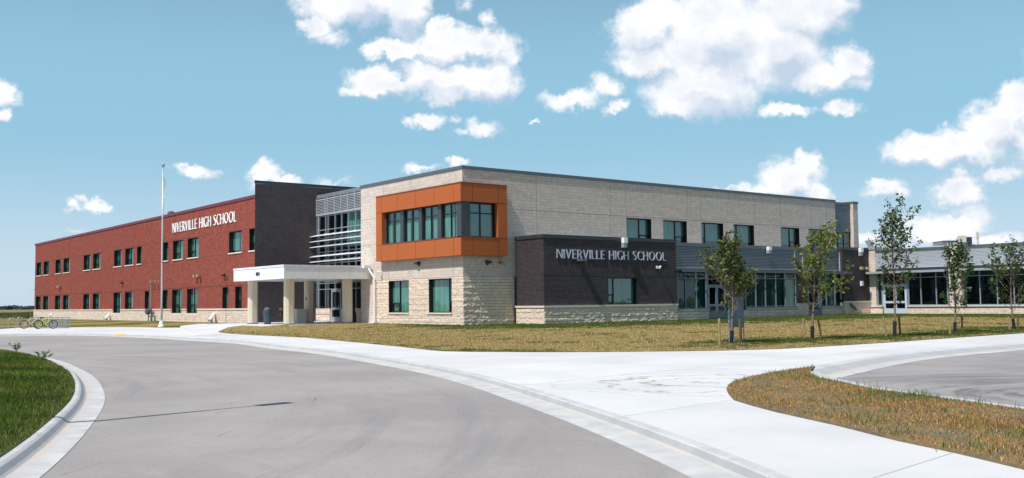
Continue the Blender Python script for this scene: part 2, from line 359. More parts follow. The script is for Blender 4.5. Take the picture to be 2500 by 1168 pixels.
def f_attr(name, trans=0.0, rough=.7):
    def f(t):
        a = t.n.new('ShaderNodeAttribute'); a.attribute_name = 'tint'
        t.put(t.b.inputs['Base Color'], a.outputs['Color']); t.b.inputs['Roughness'].default_value = rough
        t.b.inputs['Specular IOR Level'].default_value = .25
        if trans:
            tl = t.n.new('ShaderNodeBsdfTranslucent'); t.put(tl.inputs[0], t.v('MULTIPLY', a.outputs['Color'], (1.5, 1.6, .8)))
            mx = t.n.new('ShaderNodeMixShader'); mx.inputs[0].default_value = trans
            t.l.new(t.b.outputs[0], mx.inputs[1]); t.l.new(tl.outputs[0], mx.inputs[2]); t.l.new(mx.outputs[0], t.out.inputs[0])
    return mat(name, f)
M_BLADE = f_attr('grass_blade', .25, .8)
M_LEAF = f_attr('leaf', .3, .55)
M_MULCH = simple('bark_mulch', (104, 82, 66), .95, .5, 20, bmp=1)

# ------------------------------------------------------------------ mesh helpers
class MB:
    def __init__(s): s.v = []; s.f = []
    def face(s, *pts):
        i = len(s.v); s.v += [tuple(map(float, p)) for p in pts]; s.f.append(tuple(range(i, i+len(pts)))); return s
    def box(s, x0, x1, y0, y1, z0, z1):
        x0, x1 = sorted((x0, x1)); y0, y1 = sorted((y0, y1)); z0, z1 = sorted((z0, z1))
        i = len(s.v)
        s.v += [(x0,y0,z0),(x1,y0,z0),(x1,y1,z0),(x0,y1,z0),(x0,y0,z1),(x1,y0,z1),(x1,y1,z1),(x0,y1,z1)]
        s.f += [tuple(i+k for k in q) for q in ((3,2,1,0),(4,5,6,7),(0,1,5,4),(1,2,6,5),(2,3,7,6),(3,0,4,7))]
        return s
    def prism(s, poly, z0, z1):
        i = len(s.v); n = len(poly)
        s.v += [(p[0], p[1], z0) for p in poly]+[(p[0], p[1], z1) for p in poly]
        s.f += [tuple(i+k for k in reversed(range(n))), tuple(i+n+k for k in range(n))]
        s.f += [(i+k, i+(k+1) % n, i+n+(k+1) % n, i+n+k) for k in range(n)]
        return s
    def tube(s, pts, rad, n=8, cap=True):
        pts = [Vector(p) for p in pts]
        if not hasattr(rad, '__len__'): rad = [rad]*len(pts)
        i0 = len(s.v); u = None
        for k, p in enumerate(pts):
            d = (pts[min(k+1, len(pts)-1)]-pts[max(k-1, 0)]).normalized()
            if u is None: u = d.orthogonal().normalized()
            else: u = (u-d*u.dot(d)).normalized()
            w = d.cross(u)
            for j in range(n):
                a = 2*math.pi*j/n; q = p+(u*math.cos(a)+w*math.sin(a))*rad[k]; s.v.append(tuple(q))
        for k in range(len(pts)-1):
            for j in range(n):
                a = i0+k*n+j; b = i0+k*n+(j+1) % n; s.f.append((a, b, b+n, a+n))
        if cap: s.f += [tuple(i0+j for j in reversed(range(n))), tuple(i0+(len(pts)-1)*n+j for j in range(n))]
        return s
    def ring(s, c, ax, R_, r, n=28, m=6):
        c = Vector(c); ax = Vector(ax).normalized(); u = ax.orthogonal().normalized(); w = ax.cross(u); i0 = len(s.v)
        for k in range(n):
            a = 2*math.pi*k/n; d = u*math.cos(a)+w*math.sin(a)
            for j in range(m):
                b = 2*math.pi*j/m; s.v.append(tuple(c+d*(R_+r*math.cos(b))+ax*r*math.sin(b)))
        for k in range(n):
            for j in range(m):
                s.f.append((i0+k*m+j, i0+((k+1) % n)*m+j, i0+((k+1) % n)*m+(j+1) % m, i0+k*m+(j+1) % m))
        return s
    def build(s, name, m, parent=None, smooth=False, recalc=True):
        me = bpy.data.meshes.new(name); me.from_pydata(s.v, [], s.f)
        if recalc:
            bm = bmesh.new(); bm.from_mesh(me); bmesh.ops.recalc_face_normals(bm, faces=bm.faces); bm.to_mesh(me); bm.free()
        o = bpy.data.objects.new(name, me); COL.objects.link(o)
        if m: me.materials.append(m)
        if smooth: me.polygons.foreach_set('use_smooth', [True]*len(me.polygons))
        if parent:
            o.parent = parent
            o.matrix_parent_inverse = Matrix.Translation(parent.location).inverted() if parent.parent is None else Matrix.Identity(4)
            if parent.parent is not None: o.matrix_parent_inverse = Matrix.Identity(4)
        return o
def tag(o, label=None, cat=None, group=None, kind=None):
    if label: o['label'] = label
    if cat: o['category'] = cat
    if group: o['group'] = group
    if kind: o['kind'] = kind
    return o
def thing(name, loc, label, cat, group=None):
    o = bpy.data.objects.new(name, None); COL.objects.link(o); o.location = loc; o.empty_display_size = .3
    return tag(o, label, cat, group)
# wall frames: A = plane X const facing -X, B = plane Y const facing -Y; coordinates (along, depth inward, z)
class Fr:
    def __init__(s, k, c): s.k = k; s.c = c
    def p(s, a, d, z): return (s.c+d, a, z) if s.k == 'A' else (a, s.c+d, z)
    def box(s, mb, a0, a1, d0, d1, z0, z1):
        return mb.box(s.c+d0, s.c+d1, a0, a1, z0, z1) if s.k == 'A' else mb.box(a0, a1, s.c+d0, s.c+d1, z0, z1)
    def a(s, px, py=700): return (WX(px, py, s.c)[1] if s.k == 'A' else WY(px, py, s.c)[0])
    def z(s, px, py): return (WX(px, py, s.c) if s.k == 'A' else WY(px, py, s.c))[2]
def wall(fr, a0, a1, z0, z1, holes=(), dep=.3, mb=None):
    mb = mb or MB(); a0, a1 = sorted((a0, a1))
    A = sorted({a0, a1} | {min(max(h[k], a0), a1) for h in holes for k in (0, 1)})
    Z = sorted({z0, z1} | {min(max(h[k], z0), z1) for h in holes for k in (2, 3)})
    for i in range(len(A)-1):
        for j in range(len(Z)-1):
            ca, cz = (A[i]+A[i+1])/2, (Z[j]+Z[j+1])/2
            if any(h[0] < ca < h[1] and h[2] < cz < h[3] for h in holes): continue
            mb.face(fr.p(A[i], 0, Z[j]), fr.p(A[i+1], 0, Z[j]), fr.p(A[i+1], 0, Z[j+1]), fr.p(A[i], 0, Z[j+1]))
    for h in holes:
        c0, c1, y0, y1 = max(h[0], a0), min(h[1], a1), max(h[2], z0), min(h[3], z1)
        if c1 <= c0 or y1 <= y0: continue
        mb.face(fr.p(c0,0,y0), fr.p(c0,dep,y0), fr.p(c0,dep,y1), fr.p(c0,0,y1))
        mb.face(fr.p(c1,0,y0), fr.p(c1,dep,y0), fr.p(c1,dep,y1), fr.p(c1,0,y1))
        if y0 == h[2]: mb.face(fr.p(c0,0,y0), fr.p(c1,0,y0), fr.p(c1,dep,y0), fr.p(c0,dep,y0))
        if y1 == h[3]: mb.face(fr.p(c0,0,y1), fr.p(c1,0,y1), fr.p(c1,dep,y1), fr.p(c0,dep,y1))
    return mb

from mathutils import noise as mno
def rough(fr, a0, a1, z0, z1, holes=(), amp=.026, res=.045, mb=None, edge0=True):
    """split-face stone: real relief, course by course"""
    mb = mb or MB(); a0, a1 = sorted((a0, a1)); na = int((a1-a0)/res)+1; nz_ = int((z1-z0)/res)+1; i0 = len(mb.v)
    A = np.linspace(a0, a1, na+1); Z = np.linspace(z0, z1, nz_+1)
    for h in holes:
        for e in (0, 1):
            A[np.abs(A-h[e]).argmin()] = h[e]; Z[np.abs(Z-h[2+e]).argmin()] = min(h[2+e], z1)
    for j, z in enumerate(Z):
        row = math.floor(z/.19); fz = z/.19-row; env = min(1, 7*min(fz, 1-fz)+.45)
        for i, a in enumerate(A):
            blk = math.floor(a/.75+row*.41); n = mno.noise((a*3.1+blk*9.7, z*4.2+row*5.3, 0))*.6+mno.noise((a*9+3, z*11, 7+row))*.35+.25*math.sin(blk*12.9+row*78.2)
            nb_ = max([0]+[1 for h in holes if h[0]-.02 < a < h[1]+.02 and h[2]-.02 < z < h[3]+.02])
            d = -amp*max(0, .45+1.25*n)*env*(0 if (nb_ or i in (0, na) or j in (0, nz_)) else 1)
            mb.v.append(fr.p(a, d, z))
    w = na+1
    for j in range(nz_):
        for i in range(na):
            ca, cz_ = (A[i]+A[i+1])/2, (Z[j]+Z[j+1])/2
            if any(h[0] < ca < h[1] and h[2] < cz_ < h[3] for h in holes): continue
            k = i0+j*w+i; mb.f.append((k, k+1, k+w+1, k+w))
    for h in holes:
        for c in (h[0], h[1]): mb.face(fr.p(c,0,h[2]), fr.p(c,.3,h[2]), fr.p(c,.3,min(h[3], z1)), fr.p(c,0,min(h[3], z1)))
        mb.face(fr.p(h[0],0,h[2]), fr.p(h[1],0,h[2]), fr.p(h[1],.3,h[2]), fr.p(h[0],.3,h[2]))
    return mb

# ------------------------------------------------------------------ the school building
SCH = thing('school_building', (35.45, 50, 0), 'long two-storey school of red brick, pale limestone and charcoal brick with flat roofs', 'building')
def part(mb, name, m, **k): return mb.build(name, m, SCH, **k)
fR = Fr('A', 32.5); fT = Fr('A', 32.05); fTB = Fr('B', 73.4); fM = Fr('A', 35.45); fMB = Fr('B', 50.0)
fL = Fr('A', 39.45); fLB = Fr('B', 47.0); fC = Fr('A', 37.4); fW = Fr('A', 75.25)

def window(fr, a0, a1, z0, z1, muls=(), vent=None, trans=(), rev=.26, sill=None, blind=M_BLIND, bz=0.0, gap=None, fm=M_BLACK, ft=.055, line=True, gm=None, sillm=None):
    """one window: frame mesh with glass, blind and sill as sub-parts. a0/a1 image-left/right"""
    L, Rr = a0, a1; lo, hi = sorted((a0, a1)); mb = MB(); e = .004
    if line:                                            # black metal lining of the reveal
        fr.box(mb, lo+e, lo+.035, .015, rev, z0+e, z1-e); fr.box(mb, hi-.035, hi-e, .015, rev, z0+e, z1-e)
        fr.box(mb, lo+.036, hi-.036, .015, rev, z1-.035, z1-e)
    fr.box(mb, lo+e, lo+ft+.01, rev+.002, rev+.08, z0+e, z1-e); fr.box(mb, hi-ft-.01, hi-e, rev+.002, rev+.08, z0+e, z1-e)
    fr.box(mb, lo+ft+.011, hi-ft-.011, rev+.002, rev+.08, z1-ft-.01, z1-e); fr.box(mb, lo+ft+.011, hi-ft-.011, rev+.002, rev+.08, z0+e, z0+ft)
    X = lambda f: L+(Rr-L)*f
    for f in muls: fr.box(mb, X(f)-ft/2, X(f)+ft/2, rev-.005, rev+.075, z0+ft, z1-ft)
    for f in trans: fr.box(mb, lo+ft, hi-ft, rev-.002, rev+.072, z0+(z1-z0)*f-ft/2, z0+(z1-z0)*f+ft/2)
    if vent:
        f0, f1, fz = vent; c0, c1 = sorted((X(f0), X(f1))); zt = z0+(z1-z0)*fz; w = .075
        fr.box(mb, c0, c1, rev-.012, rev+.07, zt-w, zt+w*.3); fr.box(mb, c0, c1, rev-.012, rev+.07, z0+.03, z0+.03+w)
        fr.box(mb, c0, c0+w, rev-.013, rev+.069, z0+.1, zt-w); fr.box(mb, c1-w, c1, rev-.013, rev+.069, z0+.1, zt-w)
    o = part(mb, 'window', fm)
    g = MB(); d = rev+.045; g.face(fr.p(lo+.02, d, z0+.02), fr.p(hi-.02, d, z0+.02), fr.p(hi-.02, d, z1-.02), fr.p(lo+.02, d, z1-.02))
    sub(g, 'glass', gm or M_GLASS, o)
    b = MB(); zb = z0+(z1-z0)*bz; segs = [(lo+.03, hi-.03)]
    if gap: q = sorted((X(gap[0]), X(gap[1]))); segs = [(lo+.03, q[0]), (q[1], hi-.03)]
    for s0, s1 in segs:
        if s1-s0 > .05: fr.box(b, s0, s1, rev+.12, rev+.13, zb+.03, z1-.03)
    if blind: sub(b, 'blind', blind, o)
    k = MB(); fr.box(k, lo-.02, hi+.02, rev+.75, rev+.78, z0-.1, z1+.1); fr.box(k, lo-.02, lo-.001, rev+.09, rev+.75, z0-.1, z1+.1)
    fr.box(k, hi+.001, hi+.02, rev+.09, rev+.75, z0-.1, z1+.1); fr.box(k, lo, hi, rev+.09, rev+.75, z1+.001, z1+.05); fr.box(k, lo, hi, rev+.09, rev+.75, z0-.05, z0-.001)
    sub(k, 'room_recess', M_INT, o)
    if sill:
        s = MB(); fr.box(s, lo-.06, hi+.06, -.07, rev-.001, z0-sill, z0+.003); sub(s, 'sill', sillm or M_CAP, o)
    return o
def sub(mb, name, m, parent):
    o = mb.build(name, m); o.parent = parent; o.matrix_parent_inverse = Matrix.Identity(4)
    return o

# --- red brick wing
ZR = 10.22
up_w = [(90,102.6),(107.6,121),(136.4,150),(156,171.4),(204.8,221.6),(228,246),(279,298),(306,327),(334.8,345.6),(398,410.8),(422.2,446.8),(458.2,485.2),(559,590.8),(608.4,625.5)]
lo_w = [(87.6,99.6,0),(105.4,118.4,0),(134.2,147.8,0),(153.8,168.6,0),(203.2,219.2,0),(226.4,243.6,0),(277,295.8,1),(304.8,324.6,0),(353.2,364,0),(397,409.4,0),(419.8,445,1),(456.4,483.4,1),(542.8,557.2,0),(574,590,0)]
ZU0, ZU1, ZL0, ZL1, ZLT = 5.78, 7.55, 1.17, 2.98, .76
holesR = []; wins = []
for l, r in up_w:
    a0, a1 = fR.a(l, 600), fR.a(r, 600); holesR.append((a1, a0, ZU0, ZU1)); wins.append((a0, a1, ZU0, ZU1, r-l, 0))
for l, r, tall in lo_w:
    a0, a1 = fR.a(l, 730), fR.a(r, 730); z0 = ZLT if tall else ZL0; holesR.append((a1, a0, z0, ZL1)); wins.append((a0, a1, z0, ZL1, r-l, 1+tall))
YR0, YR1 = 73.9, 147.4
part(wall(fR, YR0, YR1, 1.06, ZR-.24, holesR, .27), 'red_brick_wall', M_RED)
rs = Fr('A', 32.42)
holesS = [(h[0], h[1], ZLT-.12, 1.2) for h in holesR if h[2] == ZLT]
mb = wall(rs, YR0, YR1+.08, -.4, 1.05, holesS, .3); mb.face((32.42, YR1+.08, -.4), (33.5, YR1+.08, -.4), (33.5, YR1+.08, 1.05), (32.42, YR1+.08, 1.05)); part(mb, 'limestone_base', M_SPLIT)
mb = MB(); prev = YR0
for h in sorted(holesS): fR.box(mb, prev, h[0]-.02, -.13, .02, 1.05, 1.165); prev = h[1]+.02
fR.box(mb, prev, YR1+.14, -.13, .02, 1.05, 1.165); part(mb, 'base_coping', M_CAP)
mb = MB(); fR.box(mb, YR0, YR1+.06, -.06, .4, ZR-.25, ZR); mb.box(32.4, 50, YR1-.1, YR1+.06, ZR-.25, ZR-.002); part(mb, 'maroon_roof_edge', M_METM)
mb = MB(); mb.box(32.51, 52, YR1-.02, YR1-.01, -.4, ZR-.26); mb.box(32.9, 52, 74.9, YR1-.1, ZR-.45, ZR-.4); part(mb, 'end_wall', M_RED)
mb = MB()
for z in (ZU1+.09, ZU0-.03, ZL1+.09): # control joints, broken at the openings
    prev = YR0
    for h in sorted(x for x in holesR if x[2]-.2 < z < x[3]): fR.box(mb, prev, h[0]-.05, -.004, .004, z-.02, z+.02); prev = h[1]+.05
    fR.box(mb, prev, YR1, -.004, .004, z-.02, z+.02)
for px in (137.5, 171.5, 246.5, 327.5, 421.5, 486):
    a = fR.a(px, 650)
    for z0, z1 in ((1.2, ZU0-.06), (ZU1+.12, ZR-.26)): fR.box(mb, a-.012, a+.012, -.003, .004, z0, z1)
for px in (120.5, 204.5, 279.5, 542): a = fR.a(px, 700); fR.box(mb, a-.012, a+.012, -.003, .004, ZL1+.12, ZU0-.06)
part(mb, 'brick_joints', M_REDSEAM)
rw = random.Random(5)
for i, (a0, a1, z0, z1, w, k) in enumerate(wins):
    n = w < 15 and i not in (0, 1, 2, 3) and not (14 <= i <= 17)
    bl = M_BLIND if k == 0 else M_BLINDD if i % 3 else M_BLIND
    if k: bl = M_BLIND
    big = a0-a1 > 1.9
    gp_ = rw.choice((None, (.5, .62), (.38, .5), (.7, .8), None, (.2, .45)))
    window(fR, a0, a1, z0, z1, gap=gp_, muls=() if n else ((.42,) if i != 12 else (.8,)), vent=None if n else ((.05, .42, .36) if i != 12 else (.8, .97, .36)), blind=bl,
           bz=rw.choice((0, 0, .0, .1)) if k == 0 else 0, sill=.1 if k == 0 else (.13 if k == 2 else None), rev=.24)

# --- charcoal brick stair tower
YT, XT, ZT = 73.4, 32.05, 11.24
yT1 = fT.a(622.7, 560)
mb = MB(); mb.box(XT, 47, YT, yT1, -.4, ZT-.26); part(mb, 'charcoal_tower_wall', M_DARK)
mb = MB(); mb.box(XT-.05, 47, YT-.05, yT1+.04, ZT-.25, ZT)
part(mb, 'tower_roof_edge', M_METD)
mb = MB(); mb.box(34.2, 37.6, 75.6, 76.6, ZT-.1, ZT+.22); part(mb, 'rooftop_skylight', simple('skylight_blue', (120, 150, 196), .3))

# --- glazed entrance screen between tower and stone block (plane X=37.4)
ZC1 = 10.33; zl0 = 8.62
mb = MB(); fC.box(mb, 62.4, YT-.01, -.02, .3, ZC1-.28, ZC1); fC.box(mb, 62.4, YT-.01, .03, .3, zl0, ZC1-.28); part(mb, 'screen_roof_edge', simple('pale_grey_flashing', (136, 144, 152), .4, .04, 2, metal=.3))
mb = MB(); z = zl0+.12
while z < ZC1-.36:
    for k in range(1):
        mb.face((37.33, 62.4, z), (37.33, YT-.02, z), (37.42, YT-.02, z+.075), (37.42, 62.4, z+.075)); mb.face((37.33, 62.4, z), (37.33, YT-.02, z), (37.335, YT-.02, z-.02), (37.335, 62.4, z-.02))
    z += .125
part(mb, 'louvre', M_METL)
mb = MB(); ms = [YT-.06]+[fC.a(px, 560) for px in (795, 801, 818, 834, 851, 868.5)]+[65.0, 63.8]
for y in ms: fC.box(mb, y-.04, y+.04, -.09, -.02, zl0+.05, ZC1-.29)
fC.box(mb, 62.4, YT-.02, -.085, -.025, zl0-.02, zl0+.1)
part(mb, 'louvre_rib', M_METL)
tr = [8.5, 6.95+.45, 6.2+.35, 5.35, 4.45, 3.75, 3.1, 2.35]
trz = [zl0-.09, 7.42, 6.75, 5.62, 4.7, 4.2, 3.1, 2.62]
mb = MB()
for y in ms[1:]+[YT-.1]: fC.box(mb, y-.028, y+.028, -.03, .1, 1.1, zl0-.02)
fC.box(mb, YT-.45, YT-.3, -.04, .1, 1.1, zl0-.02)
for z in trz: fC.box(mb, 62.4, YT-.05, -.02, .09, z-.028, z+.028)
cw = part(mb, 'curtain_wall', M_MULL)
g = MB(); g.face((37.44, 62.4, 1.05), (37.44, YT-.02, 1.05), (37.44, YT-.02, zl0), (37.44, 62.4, zl0)); sub(g, 'glass', M_GLASSC, cw)
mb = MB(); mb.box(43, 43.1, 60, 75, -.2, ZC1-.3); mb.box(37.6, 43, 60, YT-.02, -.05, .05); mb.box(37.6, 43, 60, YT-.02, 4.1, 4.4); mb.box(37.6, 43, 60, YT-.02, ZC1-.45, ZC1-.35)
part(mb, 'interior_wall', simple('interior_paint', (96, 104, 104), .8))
mb = MB(); fC.box(mb, 66.0, 68.9, .35, .37, 5.9, zl0-.1); fC.box(mb, 62.6, 66.0, .36, .38, 5.0, zl0-.1); part(mb, 'curtain', M_BLIND)
# sun-shade fins
for z in (6.93, 6.5, 6.05, 5.28, 4.86):
    mb = MB(); x0, x1 = 36.72, 37.3
    mb.face((x0, 62.5, z-.03), (x0, YT+.0, z-.03), (x1, YT+.0, z+.13), (x1, 62.5, z+.13)); mb.face((x0, 62.5, z-.055), (x0, YT, z-.055), (x1, YT, z+.10), (x1, 62.5, z+.10))
    mb.face((x0, 62.5, z-.055), (x0, YT, z-.055), (x0, YT, z-.03), (x0, 62.5, z-.03)); mb.face((x0, YT, z-.055), (x1, YT, z+.10), (x1, YT, z+.13), (x0, YT, z-.03))
    for y in ms[1:]: mb.tube([(x1-.1, y, z+.1), (37.39, y, z+.2)], .02, 5)
    part(mb, 'sunshade_fin', M_WHITE)
# stone plinth, door and side lights under canopy
yd0, yd1 = fC.a(811.5, 740), fC.a(835, 740)
mb = MB(); fC.box(mb, yd0+.02, YT-.02, -.1, .15, 0, 1.08); fC.box(mb, 62.0, yd1-.02, -.1, .15, 0, 1.08); part(mb, 'entrance_plinth', M_SPLIT)
mb = MB()
lo, hi = sorted((yd0, yd1)); fC.box(mb, lo, lo+.17, -.11, .0, .05, 2.58); fC.box(mb, hi-.17, hi, -.11, .0, .05, 2.58); fC.box(mb, lo+.17, hi-.17, -.11, .0, 2.38, 2.58); fC.box(mb, lo+.17, hi-.17, -.11, .0, .05, .42); fC.box(mb, lo+.17, hi-.17, -.11, .0, .98, 1.16)
dr = part(mb, 'entrance_door', M_MULL)
g = MB(); g.face((37.34, lo+.1, .3), (37.34, hi-.1, .3), (37.34, hi-.1, 2.45), (37.34, lo+.1, 2.45)); sub(g, 'glass', M_GLASSC, dr)
g = MB(); g.tube([(37.22, lo+.24, .95), (37.2, lo+.24, 1.35)], .02, 6); sub(g, 'handle', M_GALV, dr)

# --- canopy
XK, YK0, YK1, ZK0, ZK1 = 28.83, 61.3, 69.73, 3.17, 4.1
mb = MB(); mb.box(XK, 37.3, YK0, YK1, ZK0, ZK1-.14); part(mb, 'canopy', M_WHITE)
mb = MB(); mb.box(XK-.03, 37.3, YK0-.03, YK1+.03, ZK1-.135, ZK1); part(mb, 'canopy_edge_trim', simple('canopy_trim', (222, 225, 232), .3))
mb = MB()
for y in (61.3+8.43/5*k for k in (1, 2.3, 3.3, 4.2)): mb.box(XK-.004, XK+.01, y-.008, y+.008, ZK0+.01, ZK1-.14)
for x in (31.4, 33.8): mb.box(x-.008, x+.008, YK0-.004, YK0+.01, ZK0+.01, ZK1-.14)
part(mb, 'canopy_seams', simple('pale_seam', (168, 172, 182), .6))
def colpoly(cx, cy, s=.32, c=.15): return [(cx-s+c, cy-s), (cx+s-c, cy-s), (cx+s, cy-s+c), (cx+s, cy+s-c), (cx+s-c, cy+s), (cx-s+c, cy+s), (cx-s, cy+s-c), (cx-s, cy-s+c)]
cX = 29.92; yA = WX(617, 740, cX)[1]; xD = WY(848, 740, 62.5)[0]
for cx, cy in ((cX, WX(705.5, 740, cX)[1]), (cX, yA), (xD, WX(754, 740, xD)[1]), (xD, 62.5)):
    mb = MB(); mb.prism(colpoly(cx, cy), .12, ZK0-.001); c = part(mb, 'canopy_column', M_COLST)
    k = MB(); k.prism(colpoly(cx, cy, .35, .15), -.1, .119); sub(k, 'column_footing', M_GASG, c)

# --- limestone block
XM, YM, ZM = 35.45, 50.0, 9.95
YM1 = 62.7
wA = [(fM.a(950.4,720), fM.a(999.7,720), .79, 2.98), (fM.a(1048.3,720), fM.a(1104.8,720), .79, 2.96)]
ZJ = 3.04
part(wall(fM, YM, YM1, ZJ, ZM-.2, [(49, 60.2, 4.6, 8.6)], .3), 'limestone_wall', M_SMOOTH)
fMs = Fr('A', XM-.05)
mb = rough(fMs, YM-.05, 60.95, -.2, ZJ-.02, [(h[1], h[0], h[2]-.1, h[3]) for h in wA])
mb.face((XM-.05, 60.95, -.4), (XM, 60.95, -.4), (XM, 60.95, ZJ-.02), (XM-.05, 60.95, ZJ-.02))
part(mb, 'split_face_wall', M_SPLIT)
part(wall(fM, 60.95, YM1, -.4, ZJ), 'limestone_wall', M_SMOOTH)
b_px = [(1529.8,1591,'b'),(1619.3,1677.6,'b'),(1712.7,1766.6,'s'),(1791,1841.4,'s'),(1906,1952,'b'),(1973.5,2016.6,'2')]
ZB0, ZB1 = 5.3, 7.3
hb = []
for l, r, k in b_px: hb.append((fMB.a(l, 560), fMB.a(r, 560), ZB0, ZB1, k))
xE = fMB.a(2040, 540); xP0, xP1 = fMB.a(2083.5, 540), fMB.a(2095, 540)
part(wall(fMB, XM, xE, ZJ, ZM-.2, [h[:4] for h in hb]+[(35.2, 38.4, 4.6, 8.6)], .3), 'limestone_wall', M_SMOOTH)
fMBs = Fr('B', YM-.05)
part(rough(fMBs, XM-.05, 39.44, -.2, ZJ-.02, amp=.045), 'split_face_wall', M_SPLIT)
mb = MB(); mb.box(xE, xP0, 50.3, 50.6, 7.22, ZM-.37); part(mb, 'corrugated_recess', M_CORR)
mb = MB(); mb.box(xP0, xP1, 50, 53, 4, ZM-.2); part(mb, 'limestone_pier', M_SMOOTH)
mb = MB(); mb.box(XM-.05, xE+.03, YM-.05, YM+.4, ZM-.21, ZM); mb.box(XM-.05, XM+.4, YM+.4, YM1+.03, ZM-.21, ZM); mb.box(XM+.4, xE, YM+.4, 62.6, ZM-.3, ZM-.25)
mb.box(xE+.04, xP0-.02, 50.25, 50.65, ZM-.36, ZM-.12); mb.box(xP0-.02, xP1+.04, 49.95, 53.1, ZM-.199, ZM+.02); part(mb, 'roof_edge', M_METG)
mb = MB(); mb.box(XM, 50, YM1-.02, YM1, -.4, ZM-.21); mb.box(xE, xP1, 58, 58.1, 0, ZM-.4); mb.box(xE-.02, xE, 50.0, 50.6, 4, ZM-.21); mb.box(78.5, 78.52, 52, 62, 0, ZM-.3); part(mb, 'limestone_return_wall', M_SMOOTH)
for i, (a0, a1, z0, z1, k) in enumerate(hb):
    kw = dict(b=dict(muls=(.6,), vent=(.6, .94, .42)), s=dict(muls=(.27,), vent=(.03, .27, .42)))
    d = kw.get(k, dict(muls=(.5,)))
    window(fMB, a0, a1, z0, z1, bz=.3 if k != '2' else 0, rev=.27, blind=M_BLIND, **d)
window(Fr('B', 50.3), xE+.03, xP0-.03, 5.0, 7.2, muls=(.3, .62), trans=(.55,), rev=.05, blind=M_BLINDD, line=False)
fMsw = Fr('A', XM-.05)
window(fMsw, wA[0][0], wA[0][1], .79, 2.98, muls=(.44,), vent=(.06, .42, .3), sill=.09, blind=M_BLINDL, rev=.2)
window(fMsw, wA[1][0], wA[1][1], .79, 2.96, muls=(.78,), vent=(.79, .98, .33), sill=.09, blind=M_BLINDL, rev=.2)
mb = MB()
def hj(fr, a0, a1, z, w=.012): fr.box(mb, a0, a1, -.003, .003, z-w, z+w)
def vj(fr, a, z0, z1, w=.012): fr.box(mb, a-w, a+w, -.0035, .0035, z0, z1)
hj(fM, 59.7, YM1, 7.44); hj(fM, 59.7, YM1, 5.55)
for px in (948.5, 1105.6): vj(fMs, fMs.a(px, 780), 0, .7); vj(fM, fM.a(px, 660), ZJ+.02, 4.3)
for px in (936, 1003, 1098): vj(fM, fM.a(px, 455), 8.95, ZM-.22)
hj(fMB, 38.7, xE, 7.41)
for px in (1309.6, 1490, 1528, 1677.9, 1710, 1842.5, 1904.4, 1980, 2016): vj(fMB, fMB.a(px, 500), 5.4 if px in (1309.6, 1490) else 7.43, ZM-.22)
part(mb, 'stone_joints', M_STSEAM)

# --- copper corner bay
XB, YB = 35.0, 49.55; zb0, zb1, zb2, zb3 = 4.33, 5.47, 7.67, 8.86
YBl = WX(918, 560, XB)[1]; XBr = WY(1238.5, 560, YB)[0]
yO = WX(932, 560, XB)[1]; xO = WY(1216, 560, YB)[0]
poly = lambda o: [(XB-o, YB-o), (XBr+o, YB-o), (XBr+o, YM+.35), (XM+.35, YM+.35), (XM+.35, YBl+o), (XB-o, YBl+o)]
mb = MB(); mb.prism(poly(0), zb0, zb1-.03); mb.prism(poly(0), zb2, zb3-.08)
mb.box(XB, XM+.3, yO, YBl, zb1-.029, zb2-.001); mb.box(xO, XBr, YB, YM+.3, zb1-.029, zb2-.001)
bay = part(mb, 'corner_bay', M_ORANGE)
mb = MB(); mb.prism(poly(.02), zb3-.079, zb3); mb.box(XB-.02, XM+.2, YB+.02, yO-.001, zb1-.028, zb1+.03); mb.box(XB-.02, xO-.001, YB-.02, YB+.3, zb1-.027, zb1+.031); sub(mb, 'bay_trim', M_ORANGED, bay)
fB1 = Fr('A', XB); fB2 = Fr('B', YB); mb = MB()
for px, zz in [(x/2.655+860, 0) for x in (188, 292, 408, 530, 655)]: fB1.box(mb, fB1.a(px, 460)-.013, fB1.a(px, 460)+.013, -.003, .01, zb2+.02, zb3-.09)
for px in [x/2.655+860 for x in (187, 293, 411, 535, 657)]: fB1.box(mb, fB1.a(px, 610)-.013, fB1.a(px, 610)+.013, -.003, .01, zb0+.005, zb1-.05)
fB1.box(mb, yO, YBl, -.004, .01, zb2-.012, zb2+.012); fB1.box(mb, yO, YBl, -.004, .01, zb1-.05, zb1-.026)
for px, e in ((1153.4, 0), (1216.5, 0)):
    a = fB2.a(px, 470); fB2.box(mb, a-.013, a+.013, -.003, .01, zb2+.02, zb3-.09); a = fB2.a(px+1.5, 600); fB2.box(mb, a-.013, a+.013, -.003, .01, zb0+.005, zb1-.05)
fB2.box(mb, xO, XBr, -.004, .01, zb2-.012, zb2+.012); fB2.box(mb, xO, XBr, -.004, .01, zb1-.05, zb1-.026)
sub(mb, 'panel_joints', simple('copper_joint', (70, 38, 26), .8), bay)
fw1 = Fr('A', XB+.3)
for l, r in ((943.6, 980.5), (988, 1025), (1032.5, 1071), (1080, 1120.6)):
    window(fw1, fw1.a(l, 540), fw1.a(r, 540), zb1+.02, zb2-.02, muls=(.5,), trans=(.7,), rev=.03, blind=M_BLINDL, line=False, ft=.06, bz=0, gap=((.28, .38) if l < 1000 else (.42, .56) if l < 1040 else (.62, .7)))
fw2 = Fr('B', YB+.3)
window(fw2, fw2.a(1144, 540), fw2.a(1207, 540), zb1+.02, zb2-.02, muls=(.46,), trans=(.7,), rev=.03, blind=M_BLIND, line=False, ft=.07)
edges = [yO]+[fw1.a(p, 540) for p in (943.6, 980.5, 988, 1025, 1032.5, 1071, 1080)]
for a, b in ((0, 1), (2, 3), (4, 5), (6, 7)): mb = MB(); mb.box(XB+.2 if a else XB+.28, XB+.45, edges[a], edges[b], zb1, zb2); part(mb, 'mullion_cover', M_CORNP)
